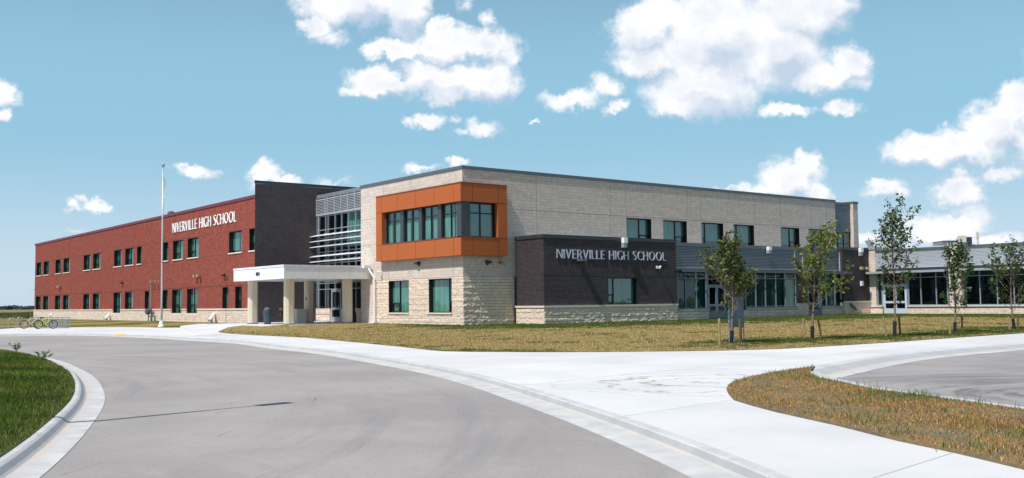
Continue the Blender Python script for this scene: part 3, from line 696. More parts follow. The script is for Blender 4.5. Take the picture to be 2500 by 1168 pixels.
mb = MB(); mb.box(XB+.12, fw2.a(1144, 540), YB+.12, fw1.a(1120.6, 540), zb1+.032, zb2); part(mb, 'corner_post', M_CORNP)
mb = MB(); mb.box(fw2.a(1207, 540), xO, YB+.3, YM, zb1, zb2); part(mb, 'window_jamb', M_BLACK)

# --- low charcoal block with the sign, then metal storefront
XL, YL, ZL = 39.45, 47.0, 5.61
xL1 = fLB.a(1652, 700); xL2 = fLB.a(2058.5, 680); xL3 = 75.25
lw = (fLB.a(1484.6, 700), fLB.a(1555.8, 700), 1.18, 2.95)
mb = wall(fLB, XL, xL1, 1.06, ZL-.22, [lw], .28); mb = wall(fL, YL, 49.7, 1.06, ZL-.22, (), .3, mb); mb.box(xL1-.3, xL1, 47.01, 47.6, 1.2, ZL-.23)
part(mb, 'charcoal_brick_wall', M_DARK)
mb = MB(); mb.box(xL2, xL3+.0, YL, 47.9, 1.06, ZL-.22); part(mb, 'charcoal_brick_wall', M_DARK)
mb = MB(); mb.box(39.85, 39.95, 49.7, 49.99, -.4, ZL-.1); part(mb, 'dark_reveal', M_BLACK)
LS = Fr('B', YL-.07); LSA = Fr('A', XL-.07)
mb = rough(LS, XL-.07, xL1, -.2, 1.05, amp=.042); mb = rough(LSA, YL-.07, 49.72, -.2, 1.05, mb=mb); mb.face((XL-.07, 49.72, -.4), (39.85, 49.72, -.4), (39.85, 49.72, 1.05), (XL-.07, 49.72, 1.05)); part(mb, 'split_face_base', M_SPLIT)
mb = wall(LS, xL2, xL3, -.4, 1.05); mb.face((xL2, YL-.07, -.4), (xL2, 47.3, -.4), (xL2, 47.3, 1.05), (xL2, YL-.07, 1.05)); part(mb, 'split_face_base', M_SPLIT)
mb = MB(); mb.box(XL-.13, xL1, YL-.13, YL+.02, 1.051, 1.165); mb.box(XL-.13, XL+.02, YL+.02, 49.75, 1.051, 1.165); mb.box(xL2-.02, xL3, YL-.12, YL+.02, 1.051, 1.165); part(mb, 'base_coping', M_CAP)
mb = MB(); mb.box(XL-.05, xL1+.03, YL-.05, YL+.35, ZL-.23, ZL); mb.box(XL-.05, XL+.35, YL+.35, 49.78, ZL-.23, ZL); mb.box(xL2-.03, xL3+.05, YL-.05, YL+.4, ZL-.23, ZL); part(mb, 'low_roof_edge', M_METD)
mb = MB(); mb.box(XL+.35, xL3, YL+.35, 49.99, ZL-.4, ZL-.34); part(mb, 'low_roof', M_ROOF)
window(fLB, lw[0], lw[1], 1.18, 2.95, muls=(.26,), vent=(.03, .26, .37), blind=M_BLIND, rev=.24)
mb = MB()
for px in (1483, 1557): vj(fLB, fLB.a(px, 620), 1.2, 4.9)
hj(fLB, XL, lw[0]-.02, 3.04); hj(fLB, lw[1]+.1, xL1, 3.04); hj(fL, YL, 49.7, 3.04)
part(mb, 'charcoal_joints', simple('charcoal_joint', (30, 28, 30), .9))
# storefront
fS = Fr('B', 47.25)
sx = lambda px, py=700: fS.a(px, py)
zS0 = .72; zS1 = 3.62
mb = MB(); mb.box(xL1+.01, xL2-.01, 47.25, 47.6, ZL-.42, ZL-.15); part(mb, 'storefront_roof_edge', M_METG)
mb = MB(); mb.box(xL1+.01, xL2-.01, 47.3, 47.6, zS1, ZL-.43); part(mb, 'corrugated_fascia', M_CORR)
mb = MB()
for px in (1942.5, 1962): mb.box(sx(px)-.05, sx(px)+.05, 47.24, 47.3, zS1+.05, ZL-.43)
mb.box(xL1+.01, xL2-.01, 47.24, 47.3, zS1+.02, zS1+.1); mb.box(xL2-.07, xL2-.012, 47.2, 47.3, zS1-.02, ZL-.43); part(mb, 'fascia_rib', M_METL)
mb = MB(); mb.box(51.45, WY(2080, 668, 46.4)[0], 46.35, 46.42, 3.36, 3.56); mb.box(51.45, WY(2080, 668, 46.4)[0], 46.42, 47.0, 3.52, 3.55)
for x in np.arange(51.6, 71.5, 1.15): mb.box(x-.03, x+.03, 46.43, 47.25, 3.40, 3.515)
part(mb, 'sunshade', M_METG)
g1 = (1653, 1674, 1700.4, 1726.5); d1 = (1728.5, 1773); g2 = (1819, 1845.8, 1869.5, 1894.7, 1917.7, 1944.5); d2 = (1972, 2003); g3 = (2004, 2018, 2038.6, 2058)
def storefront(pxs, fr, z0, z1, ztr, mm, name='storefront_window', blind=M_BLINDD):
    A = [fr.a(p, 700) for p in pxs]; mb = MB(); lo, hi = min(A), max(A)
    for i, a in enumerate(A): w = .035 if 0 < i < len(A)-1 else .06; c = a if 0 < i < len(A)-1 else (a+.06 if a == lo else a-.06); fr.box(mb, c-w, c+w, 0, .13, z0, z1)
    fr.box(mb, lo+.12, hi-.12, .002, .128, z0, z0+.1); fr.box(mb, lo+.12, hi-.12, .002, .128, z1-.06, z1); fr.box(mb, lo+.12, hi-.12, .004, .126, ztr-.03, ztr+.03)
    o = part(mb, name, mm)
    g = MB(); g.face(fr.p(lo+.02, .07, z0), fr.p(hi-.02, .07, z0), fr.p(hi-.02, .07, z1), fr.p(lo+.02, .07, z1)); sub(g, 'glass', M_GLASSC, o)
    if blind:
        b = MB(); n = int((hi-lo)/.16)
        for k in range(n):
            a = lo+(hi-lo)*k/n; a2 = lo+(hi-lo)*(k+1)/n; da, db = (.34, .40) if k % 2 else (.40, .34)
            b.face(fr.p(a, da, z0), fr.p(a2, db, z0), fr.p(a2, db, z1), fr.p(a, da, z1))
        sub(b, 'curtain', blind, o)
    s = MB(); fr.box(s, lo-.03, hi+.03, -.12, -.001, z0-.09, z0+.02); sub(s, 'sill', M_METL, o)
    return o
for g in (g1, g2, g3): storefront(g, fS, zS0, zS1-.02, 2.96, M_MULLB)
mb = MB(); fS.box(mb, sx(1918.5), sx(1942.5), .2, .21, zS0+.1, 2.9); part(mb, 'pale_curtain', M_BLINDL)
def bdoor(fr, l, r, z0, z1, leaves, mm=M_MULLB):
    A0, A1 = sorted((fr.a(l, 720), fr.a(r, 720))); mb = MB(); fr.box(mb, A0, A0+.07, .0, .12, z0, z1); fr.box(mb, A1-.07, A1, .0, .12, z0, z1); fr.box(mb, A0+.07, A1-.07, .0, .12, z1-.08, z1)
    fr.box(mb, A0+.07, A1-.07, .0, .12, 2.42, 2.5)
    w = (A1-A0-.14)/leaves
    for k in range(leaves):
        b0 = A0+.07+k*w; b1 = b0+w; s = .13
        fr.box(mb, b0+.005, b0+s, .02, .09, z0, 2.41); fr.box(mb, b1-s, b1-.005, .02, .09, z0, 2.41)
        for q0, q1 in ((z0, z0+.42), (z0+.85, z0+1.02), (2.28, 2.41)): fr.box(mb, b0+s, b1-s, .021, .089, q0, q1)
    o = part(mb, 'glazed_door', mm); g = MB(); g.face(fr.p(A0+.05, .06, z0+.05), fr.p(A1-.05, .06, z0+.05), fr.p(A1-.05, .06, z1-.05), fr.p(A0+.05, .06, z1-.05)); sub(g, 'glass', M_GLASSC, o)
    h = MB(); m = (A0+A1)/2; h.tube([fr.p(m-.09, -.04, 1.0), fr.p(m-.09, -.04, 1.3)], .018, 6); sub(h, 'handle', M_GALV, o)
    return o
bdoor(fS, d1[0], d1[1], .08, zS1-.02, 2); bdoor(fS, d2[0], d2[1], .08, zS1-.02, 1)
fSs = Fr('B', 47.18)
mb = MB()
for a, b in ((xL1, sx(1727.5)), (sx(1774), sx(1945.5)), (sx(1945.5), sx(1971)), (sx(2003.5), xL2)):
    top = 1.05 if (a, b) == (sx(1945.5), sx(1971)) else zS0-.1
    mb.box(a+.002, b-.002, 47.18, 47.5, -.4, top)
part(mb, 'storefront_stone_base', M_SPLIT)
mb = MB(); mb.box(sx(1774), sx(1818), 47.22, 47.5, zS0-.09, zS1); part(mb, 'charcoal_pier', M_DARK); mb = MB(); mb.box(sx(1946), sx(1970.5), 47.22, 47.5, 1.051, zS1); part(mb, 'charcoal_pier', M_DARK)
mb = MB(); mb.box(xL1+.05, xL2, 49.4, 49.5, -.1, ZL-.45); mb.box(xL1+.1, xL2, 47.6, 49.4, -.1, 0); mb.box(xL1+.1, xL2, 47.6, 49.4, zS1+.05, zS1+.1); part(mb, 'interior_wall', M_INT)

# --- right wing (plane X = 75.25, sunlit)
ZW = 5.42
yw1 = 24.0
ya, yb, yc, yd = 46.99, fW.a(2136.5, 640), fW.a(2315, 640), fW.a(2346, 640)
for a, b in ((yb, 47.3), (yd, yc)):
    mb = MB(); mb.box(75.25, 76, a, b, .68, 5.46); o = part(mb, 'limestone_pier', M_SMOOTH)
    mb = MB(); e = .05 if a == yd else .0; mb.box(75.18, 76.3, a-.045, b+e, 5.461, 5.68); sub(mb, 'pier_cap', M_METL, o)
mb = MB(); mb.box(75.33, 76, yc, yb, ZW-.24, ZW); mb.box(75.33, 76, yw1, yd, ZW-.24, ZW); mb.box(76, 90, yw1, 50, ZW-.5, ZW-.45); part(mb, 'wing_roof_edge', M_METG)
def f_corr2(t):
    t.put(t.b.inputs['Base Color'], (*lin((214, 218, 226)), 1)); t.b.inputs['Metallic'].default_value = .15; t.b.inputs['Roughness'].default_value = .4
M_CORR2 = mat('bright_corrugated_metal', f_corr2)
zc0 = 3.78
for a, b in ((yc, yb), (yw1, yd)):
    mb = MB(); z = zc0
    while z < ZW-.3:
        mb.face((75.44, a, z+.04), (75.44, b, z+.04), (75.37, b, z+.045), (75.37, a, z+.045)); mb.face((75.37, a, z+.045), (75.37, b, z+.045), (75.36, b, z+.10), (75.36, a, z+.10))
        mb.face((75.36, a, z+.10), (75.36, b, z+.10), (75.44, b, z+.107), (75.44, a, z+.107)); mb.face((75.44, a, z), (75.44, b, z), (75.44, b, z+.04), (75.44, a, z+.04)); z += .107
    part(mb, 'corrugated_fascia', M_CORR2)
mb = MB(); mb.box(75.45, 76, yw1, yb, 3.6, zc0); mb.box(75.40, 75.449, yw1, yd, 3.66, zc0+.02); mb.box(75.40, 75.449, yc, yb, 3.66, zc0+.02); part(mb, 'fascia_soffit', M_METD)
mb = MB(); mb.box(74.55, 74.62, yc, 47-.1, 3.4, 3.58); mb.box(74.62, 75.35, yc, 46.9, 3.54, 3.57); mb.box(74.55, 74.62, yw1, yd, 3.4, 3.58); mb.box(74.62, 75.35, yw1, yd, 3.54, 3.57)
for y in np.arange(26, 46.5, 1.3):
    if not (yd-.1 < y < yc+.1): mb.box(74.63, 75.4, y-.03, y+.03, 3.42, 3.535)
part(mb, 'sunshade', M_METL)
fWw = Fr('A', 75.38)
storefront((2137.5, 2142.5, 2154.8), fWw, .72, 3.58, 3.02, M_MULL, blind=None)
storefront((2215, 2247.5, 2285, 2315), fWw, .72, 3.58, 3.02, M_MULL, blind=None)
storefront((2346, 2351.6, 2392, 2434, 2475, 2517, 2560, 2605), fWw, .72, 3.58, 3.02, M_MULL, blind=None)
bdoor(fWw, 2155.5, 2214, .1, 3.58, 2, simple('pale_blue_door', (196, 206, 222), .35, .03, metal=.1))
fWs = Fr('A', 75.2)
part(wall(fWs, yw1, fWs.a(2215, 755), -.4, .66), 'split_face_base', M_SPLIT)
part(wall(fWs, fWs.a(2155, 755), 46.93, -.4, .66), 'split_face_base', M_SPLIT)
mb = MB(); mb.box(75.1, 75.36, yw1, fWs.a(2215, 755), .661, .715); mb.box(75.1, 75.36, fWs.a(2155, 755), 46.93, .661, .715); part(mb, 'base_coping', M_CAP)
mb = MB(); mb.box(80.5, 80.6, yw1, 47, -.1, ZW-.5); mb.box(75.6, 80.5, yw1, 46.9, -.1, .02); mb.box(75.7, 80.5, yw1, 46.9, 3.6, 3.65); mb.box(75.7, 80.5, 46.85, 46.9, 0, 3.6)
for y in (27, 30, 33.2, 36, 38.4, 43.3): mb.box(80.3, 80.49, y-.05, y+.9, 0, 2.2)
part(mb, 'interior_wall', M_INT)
# rooftop pieces of the wing
def at_depth(px, py, D): d = ray(px, py); return d*D+np.array([0, 0, HC])
def bill(mb, px0, px1, py0, py1, D, th=1.0):
    a = at_depth(px0, py1, D); b = at_depth(px1, py1, D); c = at_depth(px0, py0, D); u = Vector(b-a); n = Vector((-u.y, u.x, 0)).normalized()*th
    z0, z1 = a[2], c[2]; q = [Vector((a[0], a[1], 0)), Vector((b[0], b[1], 0))]; q += [q[1]+n, q[0]+n]
    return mb.prism([(p.x, p.y) for p in q], z0, z1)
def standalone(mb, name, m, label, cat, group=None, smooth=False): return tag(mb.build(name, m, None, smooth=smooth), label, cat, group)
mb = MB(); c0 = at_depth(2152, 607, 96)
pb = at_depth(2138, 612, 96); pt = at_depth(2125, 586, 96); w1 = at_depth(2168, 612, 96); w2 = at_depth(2176, 582, 96)
dv = Vector((fw[0], fw[1], 0))*1.6
q = [Vector(pb), Vector(w1), Vector(w2), Vector(pt)]
for a, b in ((q, 0),): mb.face(*q); mb.face(*[v+dv for v in q])
for k in range(4): mb.face(q[k], q[(k+1) % 4], q[(k+1) % 4]+dv, q[k]+dv)
standalone(mb, 'rooftop_exhaust_hood', M_WHITE, 'white flared sheet-metal hood on the roof behind the tallest sapling', 'roof vent')
mb = MB(); bill(mb, 2301, 2350, 589.5, 596, 92, 3); ru = thing('rooftop_duct', tuple(at_depth(2325, 596, 92)), 'flat white duct with a row of blue clips lying on the right wing roof', 'duct'); mb.build('duct_body', M_WHITE, ru)
mb = MB(); bill(mb, 2303, 2347, 588, 589.4, 91.5, 2.5); mb.build('duct_top', simple('slate_blue_metal', (72, 84, 120), .4), ru)
bx = thing('rooftop_air_unit', tuple(at_depth(2360, 598, 90)), 'beige box air handler with dark louvred side on the right wing roof', 'air conditioner')
mb = MB(); bill(mb, 2348.5, 2360, 576, 600, 90, .9); mb.build('unit_cabinet', M_BEIGE, bx)
mb = MB(); bill(mb, 2360.2, 2373.5, 579, 600, 90.3, 1.2); mb.build('unit_louvre', M_METD, bx)
mb = MB(); p0 = at_depth(2388, 600, 94); p1 = at_depth(2385.5, 571, 94); mb.tube([p0, p0*.4+p1*.6, p1], [.07, .07, .05], 8)
an = thing('rooftop_antenna', tuple(p0), 'thin pale mast with a ribbed head on the right wing roof', 'antenna'); mb.build('mast', M_BEIGE, an)
mb = MB(); mb.tube([p0*.35+p1*.65, p1+np.array([0, 0, .15])], .13, 8); mb.build('antenna_head', M_BEIGE, an)
mb = MB(); mb.tube([at_depth(2427, 600, 76), at_depth(2427, 592.5, 76)], .07, 8); standalone(mb, 'vent_pipe', M_BRONZE, 'short dark vent pipe rising above the roof edge at the far right', 'pipe')
mb = MB(); cdm = at_depth(418, 522, 100); 
for k in range(5): pass
mb.tube([cdm+np.array([0, 0, -.2]), cdm+np.array([0, 0, .12]), cdm+np.array([0, 0, .25])], [.36, .36, .18], 12); standalone(mb, 'roof_vent_dome', M_METG, 'small grey dome vent peeking over the maroon roof edge', 'roof vent')

# ------------------------------------------------------------------ lettering
def arcband(cx, cy, rx, ry, a0, a1, tx, ty, n=18):
    out = []
    for k in range(n):
        q = []
        for a in (a0+(a1-a0)*k/n, a0+(a1-a0)*(k+1)/n):
            c, s = math.cos(R(a)), math.sin(R(a)); q.append(((cx+rx*c, cy+ry*s), (cx+(rx-tx)*c, cy+(ry-ty)*s)))
        out.append([q[0][0], q[1][0], q[1][1], q[0][1]])
    return out
def bar(x0, y0, x1, y1, w): # slanted bar with horizontal width w
    return [(x0, y0), (x0+w, y0), (x1+w, y1), (x1, y1)]
def spline(pts, ws):
    out = []
    for k in range(len(pts)-1):
        (x0, y0), (x1, y1) = pts[k], pts[k+1]
        def nrm(i):
            a = pts[max(i-1, 0)]; b = pts[min(i+1, len(pts)-1)]; dx, dy = b[0]-a[0], b[1]-a[1]; l = math.hypot(dx, dy); return -dy/l*ws[i]/2, dx/l*ws[i]/2
        n0, n1 = nrm(k), nrm(k+1); out.append([(x0+n0[0], y0+n0[1]), (x1+n1[0], y1+n1[1]), (x1-n1[0], y1-n1[1]), (x0-n0[0], y0-n0[1])])
    return out
tk, tn = .125, .075
def glyph(c):
    if c == 'N': return .62, [bar(0, 0, 0, 1, tn), bar(.62-tn, 0, .62-tn, 1, tn), bar(.47, 0, .0, 1, .15)]
    if c == 'I': return tk, [bar(0, 0, 0, 1, tk)]
    if c == 'V': return .6, [bar(.24, 0, 0, 1, .14), bar(.26, 0, .6-.07, 1, .07)]
    if c == 'E': return .42, [bar(0, 0, 0, 1, tk), [(tk, 0), (.42, 0), (.42, .08), (tk, .08)], [(tk, .46), (.38, .46), (.38, .54), (tk, .54)], [(tk, .92), (.41, .92), (.41, 1), (tk, 1)]]
    if c == 'L': return .42, [bar(0, 0, 0, 1, tk), [(tk, 0), (.42, 0), (.42, .085), (tk, .085)]]
    if c == 'H': return .6, [bar(0, 0, 0, 1, tk), bar(.6-tk, 0, .6-tk, 1, tk), [(tk, .47), (.6-tk, .47), (.6-tk, .55), (tk, .55)]]
    if c == 'R': return .52, [bar(0, 0, 0, 1, tk)]+arcband(.2, .73, .26, .27, -90, 90, .12, .075, 12)+[[(tk, .925), (.2, .925), (.2, 1), (tk, 1)], [(tk, .46), (.2, .46), (.2, .535), (tk, .535)], bar(.38, 0, .2, .47, .15)]
    if c == 'O': return .74, arcband(.37, .5, .37, .52, 0, 360, .13, .06, 28)
    if c == 'C': return .58, arcband(.37, .5, .37, .52, 48, 312, .13, .06, 22)
    if c == 'G': return .64, arcband(.37, .5, .37, .52, 48, 318, .13, .06, 22)+[bar(.54, .04, .54, .44, .11)]
    if c == 'S':
        P = [(.39,.88),(.33,.95),(.23,.975),(.12,.93),(.065,.82),(.08,.70),(.17,.60),(.28,.49),(.37,.38),(.385,.24),(.34,.11),(.23,.03),(.12,.03),(.03,.10)]
        return .45, spline(P, [.05,.07,.07,.09,.11,.13,.14,.15,.14,.13,.11,.08,.07,.05])
    if c == '4': return .5, [bar(.3, 0, .3, 1, .13), [(0, .24), (.5, .24), (.5, .36), (0, .36)], [(0, .36), (.11, .36), (.42, 1), (.3, 1)]]
    if c == '0': return .5, arcband(.25, .5, .25, .5, 0, 360, .13, .12, 24)
    if c == '1': return .26, [bar(.13, 0, .13, 1, .13), [(0, .72), (.13, .8), (.13, 1), (.08, .86)]]
    return .28, []
def lettering(text, fr, aL, aR, z0, z1, mm, depth, root, gap=.105):
    tot = sum(glyph(c)[0]+gap for c in text)-gap; k = (aR-aL)/tot; H = z1-z0; x = 0
    for ch in text:
        w, quads = glyph(ch)
        if quads:
            mb = MB()
            for i, q in enumerate(quads):
                e = .0006*i; P = [(aL+(x+u)*k, z0+v*H) for u, v in q]; n = len(P)
                fr_ = [fr.p(a, -depth-e, z) for a, z in P]; bk = [fr.p(a, -.02, z) for a, z in P]
                mb.face(*fr_)
                for j in range(n): mb.face(fr_[j], fr_[(j+1) % n], bk[(j+1) % n], bk[j])
            o = mb.build('letter' if ch.isalpha() else 'numeral', mm, None); o.parent = root; o.matrix_parent_inverse = Matrix.Translation(root.location).inverted()
        x += w+gap
sg = thing('school_name_sign', tuple(WX(422, 560, 32.5)), 'white raised letters reading NIVERVILLE HIGH SCHOOL on the red brick wall', 'sign')
lettering('NIVERVILLE HIGH SCHOOL', fR, fR.a(422.2, 555), fR.a(578.3, 530), 8.33, 9.22, M_LETTERW, .07, sg)
sg2 = thing('school_name_sign', tuple(WY(1358, 630, 47)), 'silver raised letters reading NIVERVILLE HIGH SCHOOL on the charcoal brick wall', 'sign')
lettering('NIVERVILLE HIGH SCHOOL', fLB, fLB.a(1358.3, 620), fLB.a(1625, 626), 4.13, 4.70, M_LETTER, .05, sg2)
sg3 = thing('house_number', (28.83, 66, 3.6), 'dark raised numerals 401 on the white canopy face', 'sign')
fK = Fr('A', XK); lettering('401', fK, WX(624.8, 668, XK)[1], WX(634, 668, XK)[1], WX(630, 674, XK)[2], WX(630, 664.5, XK)[2], M_NUM, .035, sg3, gap=.08)

# ------------------------------------------------------------------ wall-mounted things
def wallpt(fr, px, py): v = WX(px, py, fr.c) if fr.k == 'A' else WY(px, py, fr.c); return (v[1] if fr.k == 'A' else v[0]), v[2]
def sconce(fr, px, py, label, w=.32):
    a, z = wallpt(fr, px, py); t = thing('wall_light', fr.p(a, 0, z), label, 'wall light', 'dark wedge wall lights')
    mb = MB(); P = [(-.005, -.12), (-.30, -.05), (-.30, .03), (-.005, .12)]
    l = [fr.p(a-w/2, d, z+q) for d, q in P]; r = [fr.p(a+w/2, d, z+q) for d, q in P]
    mb.face(*l); mb.face(*r)
    for k in range(4): mb.face(l[k], l[(k+1) % 4], r[(k+1) % 4], r[k])
    mb.build('lamp_housing', M_BRONZE, t); mb = MB(); fr.box(mb, a-w*.3, a+w*.3, -.012, -.002, z-.2, z-.125); mb.build('wall_plate', M_BRONZE, t)
sconce(fR, 300, 691, 'dark wedge light on red brick left of the flagpole'); sconce(fR, 549, 672, 'dark wedge light on red brick just left of the white canopy')
sconce(fM, 1023, 643, 'dark wedge light under the copper bay on the sunny side'); sconce(fMB, 1189.6, 640, 'dark wedge light under the copper bay on the shaded side')
def flood(fr, px, py, label, m=M_TAN):
    a, z = wallpt(fr, px, py); t = thing('floodlight', fr.p(a, 0, z), label, 'floodlight', 'twin-head wall floodlights')
    mb = MB(); fr.box(mb, a-.09, a+.09, -.09, -.002, z-.09, z+.09); fr.box(mb, a-.42, a+.42, -.14, -.095, z-.02, z+.03); mb.build('mounting_box', m, t)
    for s in (-1, 1):
        mb = MB(); q = [(-.15, -.10), (-.36, -.15), (-.36, .1), (-.15, .1)]
        l = [fr.p(a+s*.42-.15, d, z+k) for d, k in q]; r = [fr.p(a+s*.42+.15, d, z+k) for d, k in q]; mb.face(*l); mb.face(*r)
        for k in range(4): mb.face(l[k], l[(k+1) % 4], r[(k+1) % 4], r[k])
        h = mb.build('lamp_head', m, t)
flood(fR, 147.5, 700, 'tan twin-head floodlight on red brick near the far left end'); flood(fR, 486, 673.5, 'tan twin-head floodlight on red brick below the white lettering')
flood(fLB, 2104, 655, 'tan twin-head floodlight on the charcoal brick beside the right wing'); 
a, z = wallpt(fMB, 1220.5, 640); t = thing('wall_light', fMB.p(a, 0, z), 'tan flat wall light at the shaded end under the copper bay', 'wall light', 'dark wedge wall lights')
mb = MB(); fMB.box(mb, a-.2, a+.2, -.3, -.05, z-.03, z+.05); mb.build('lamp_housing', M_TAN, t); mb = MB(); fMB.box(mb, a-.08, a+.08, -.049, -.002, z-.1, z+.08); mb.build('wall_plate', M_BRONZE, t)
a, z = wallpt(fLB, 1414, 635.5); t = thing('wall_light', fLB.p(a, 0, z), 'grey projecting light under the silver school lettering', 'wall light', 'dark wedge wall lights')
mb = MB(); fLB.box(mb, a-.25, a+.2, -.55, -.05, z-.07, z+.05); mb.build('lamp_housing', M_METG, t); mb = MB(); fLB.box(mb, a-.1, a+.1, -.049, -.002, z-.1, z+.1); mb.build('wall_plate', M_METD, t)
def camera_dev(fr, px, py, label, s=1, m=M_WHITE):
    a, z = wallpt(fr, px, py); t = thing('security_camera', fr.p(a, 0, z), label, 'camera', 'white wall cameras')
    mb = MB(); fr.box(mb, a-.06*s, a+.06*s, -.05, -.002, z-.08*s, z+.08*s); mb.tube([fr.p(a, -.05, z), fr.p(a, -.22, z+.02)], .025, 6); mb.build('bracket', m, t)
    mb = MB(); mb.tube([fr.p(a+.14*s, -.2, z+.05), fr.p(a-.14*s, -.42, z-.06)], .06*s, 8); mb.build('camera_body', m, t)
camera_dev(fR, 84, 707, 'white camera on the far left corner of the red brick', 1.4); camera_dev(fM, 933.5, 665, 'white camera on limestone left of the lower windows')
camera_dev(fLB, 1603, 653, 'white camera under the end of the silver lettering', 1.2)
for px, nm in ((378, 'left of the pair of small pipe cameras beside the flagpole'), (388, 'right of the pair of small pipe cameras beside the flagpole')): camera_dev(fR, px, 688, nm, 1.1, M_GALV)
def scupper(fr, px, py0, py1, label):
    a, z1 = wallpt(fr, px, py0); z0 = wallpt(fr, px, py1)[1]; t = thing('roof_scupper', fr.p(a, 0, z0), label, 'roof drain', 'roof drain boxes under the low roof edge')
    mb = MB(); fr.box(mb, a-.17, a+.17, -.32, -.055, z0+(z1-z0)*.45, z1); mb.build('drain_box', M_WHITE, t)
    mb = MB(); fr.box(mb, a-.15, a+.15, -.26, -.004, z0, z0+(z1-z0)*.44); mb.build('outlet', M_METL, t)
scupper(fLB, 1520, 581, 605, 'white drain box on the low roof edge above the silver letters'); scupper(Fr('B', 47.25), 1873, 603, 619, 'white drain box on the grey corrugated band'); scupper(fLB, 2097, 606, 625, 'white drain box on the charcoal brick next to the right wing')
mb = MB(); a, z = wallpt(fLB, 2102.5, 692.5); fLB.box(mb, a-.15, a+.15, -.14, -.002, z-.2, z+.2); standalone(mb, 'alarm_box', M_WHITE, 'small white box low on charcoal brick near the right wing', 'box')
# downpipe at the canopy
dp = thing('downpipe', (35.2, 61.0, 0), 'white downpipe from the canopy corner to the ground', 'downpipe')
pA = WY(897, 648, 61.1); pB = WX(914, 682, 35.25); mb = MB(); mb.tube([(pA[0], 61.1, 4.02), (pB[0], pB[1], 3.2), (pB[0], pB[1], .15), (pB[0]-.12, pB[1]+.1, .04)], .06, 8); mb.build('pipe', M_WHITE, dp)
mb = MB(); mb.box(pA[0]-.35, pA[0]+.2, 60.95, 61.25, 3.92, 4.12); mb.build('rainwater_head', M_WHITE, dp)
def boot(px0, py0, px1, py1, label):
    D = WX(px0, 785, 32.2)[0]; a = WX(px0, py0, 32.3); b = WX(px1, py1, 31.5)
    t = thing('downspout_boot', (31.9, float(a[1]), 0), label, 'drain spout', 'white drain spouts at the stone base'); mb = MB(); mb.tube([a, b], .13, 10); mb.build('spout', M_WHITE, t)
    mb = MB(); mb.box(a[0]-.25, a[0]-.15, a[1]-.08, a[1]+.02, -.15, a[2]-.1); mb.build('prop', M_BRONZE, t)
boot(265.5, 769, 256.5, 779.5, 'white drain spout at the red wing base between bike rack and flagpole'); boot(522.5, 767, 511, 783, 'white drain spout at the red wing base right of the flagpole')
p = WY(2082, 757, 46.85); t = thing('downspout_boot', (float(p[0]), 46.9, 0), 'grey drain spout at the charcoal block base near the right wing', 'drain spout', 'white drain spouts at the stone base'); mb = MB(); mb.tube([(p[0]-.25, 46.92, .95), (p[0]+.2, 46.6, .45)], .11, 10); mb.build('spout', M_GASG, t)
mb = MB(); mb.box(73.2, 75.1, 46.1, 46.8, .0, .1); standalone(mb, 'splash_block', M_CAP, 'pale concrete splash slab at the inner corner by the right wing', 'splash block')
# gas meter
gm = thing('gas_meter', tuple(WX(366, 784, 32.1)), 'grey gas meter set with pipes against the red wing base', 'gas meter')
yg = WX(366, 784, 32.1)[1]; mb = MB(); mb.tube([(32.1, yg+.45, -.1), (32.1, yg+.45, 1.35)], .05, 8); mb.tube([(32.1, yg-.35, -.1), (32.1, yg-.35, 1.3), (32.1, yg-.1, 1.3)], .07, 8); mb.tube([(32.1, yg+.45, .45), (32.1, yg-1.5, .45), (32.1, yg-1.5, -.1)], .05, 8); mb.tube([(32.1, yg-.9, .45), (32.1, yg-.9, 1.0)], .04, 6); mb.build('pipework', M_GASG, gm)
mb = MB(); mb.tube([(32.05, yg+.45, .62), (32.05, yg+.45, .8), (32.05, yg+.45, 1.1), (32.05, yg+.45, 1.2)], [.12, .3, .3, .12], 12); mb.tube([(31.95, yg+.45, .95), (32.3, yg+.45, .95)], .2, 12); mb.build('meter_body', M_GASG, gm)
mb = MB(); mb.tube([(32.35, yg+.6, 1.3), (32.35, yg+.6, 3.7)], .03, 6); mb.tube([(32.3, yg+.6, 3.7), (32.3, yg+.6, 3.95)], .07, 8); mb.build('vent_line', M_GALV, gm)

# entrance furniture
sl = .05
def P3(px, py, z=sl): return G(px, py, z)
g = WY(653, 770, 66.5); b0 = G(653, 792.5, .0)
bp = np.array([WX(653, 790, 29.9)[0], WX(653, 790, 29.9)[1], 0.05])
tb = thing('litter_bin', tuple(bp), 'blue-grey plastic bin with domed lid under the canopy', 'bin')
mb = MB(); mb.tube([(bp[0], bp[1], .03), (bp[0], bp[1], .85)], [.24, .30], 16); mb.tube([(bp[0], bp[1], .84), (bp[0], bp[1], .92)], .335, 16); mb.build('bin_body', M_BIN, tb, smooth=False)
mb = MB(); mb.tube([(bp[0], bp[1], .921), (bp[0], bp[1], 1.1), (bp[0], bp[1], 1.22), (bp[0], bp[1], 1.27)], [.29, .27, .2, .08], 16); mb.build('lid', M_BIN, tb)
a, z = wallpt(fTB, 683.2, 755.5); t = thing('fire_hose_connection', fTB.p(a, 0, z), 'round chrome fire connection with red rim on the charcoal wall', 'fire connection')
mb = MB(); mb.tube([fTB.p(a, -.002, z), fTB.p(a, -.05, z)], .19, 16); mb.build('backplate', M_REDP, t); mb = MB(); mb.tube([fTB.p(a, -.05, z), fTB.p(a, -.22, z)], .11, 12); mb.build('coupling', M_BRASS, t)
mb = MB(); mb.tube([fTB.p(a, -.002, z-.42), fTB.p(a, -.06, z-.42)], .06, 10); mb.build('drain_cap', M_BRASS, t)
a, z = wallpt(fTB, 672.3, 733.6); mb = MB(); fTB.box(mb, a-.16, a+.16, -.03, -.002, z-.18, z+.18); standalone(mb, 'wall_plaque', M_METL, 'small square pale plaque on the charcoal wall above the bin', 'plaque')
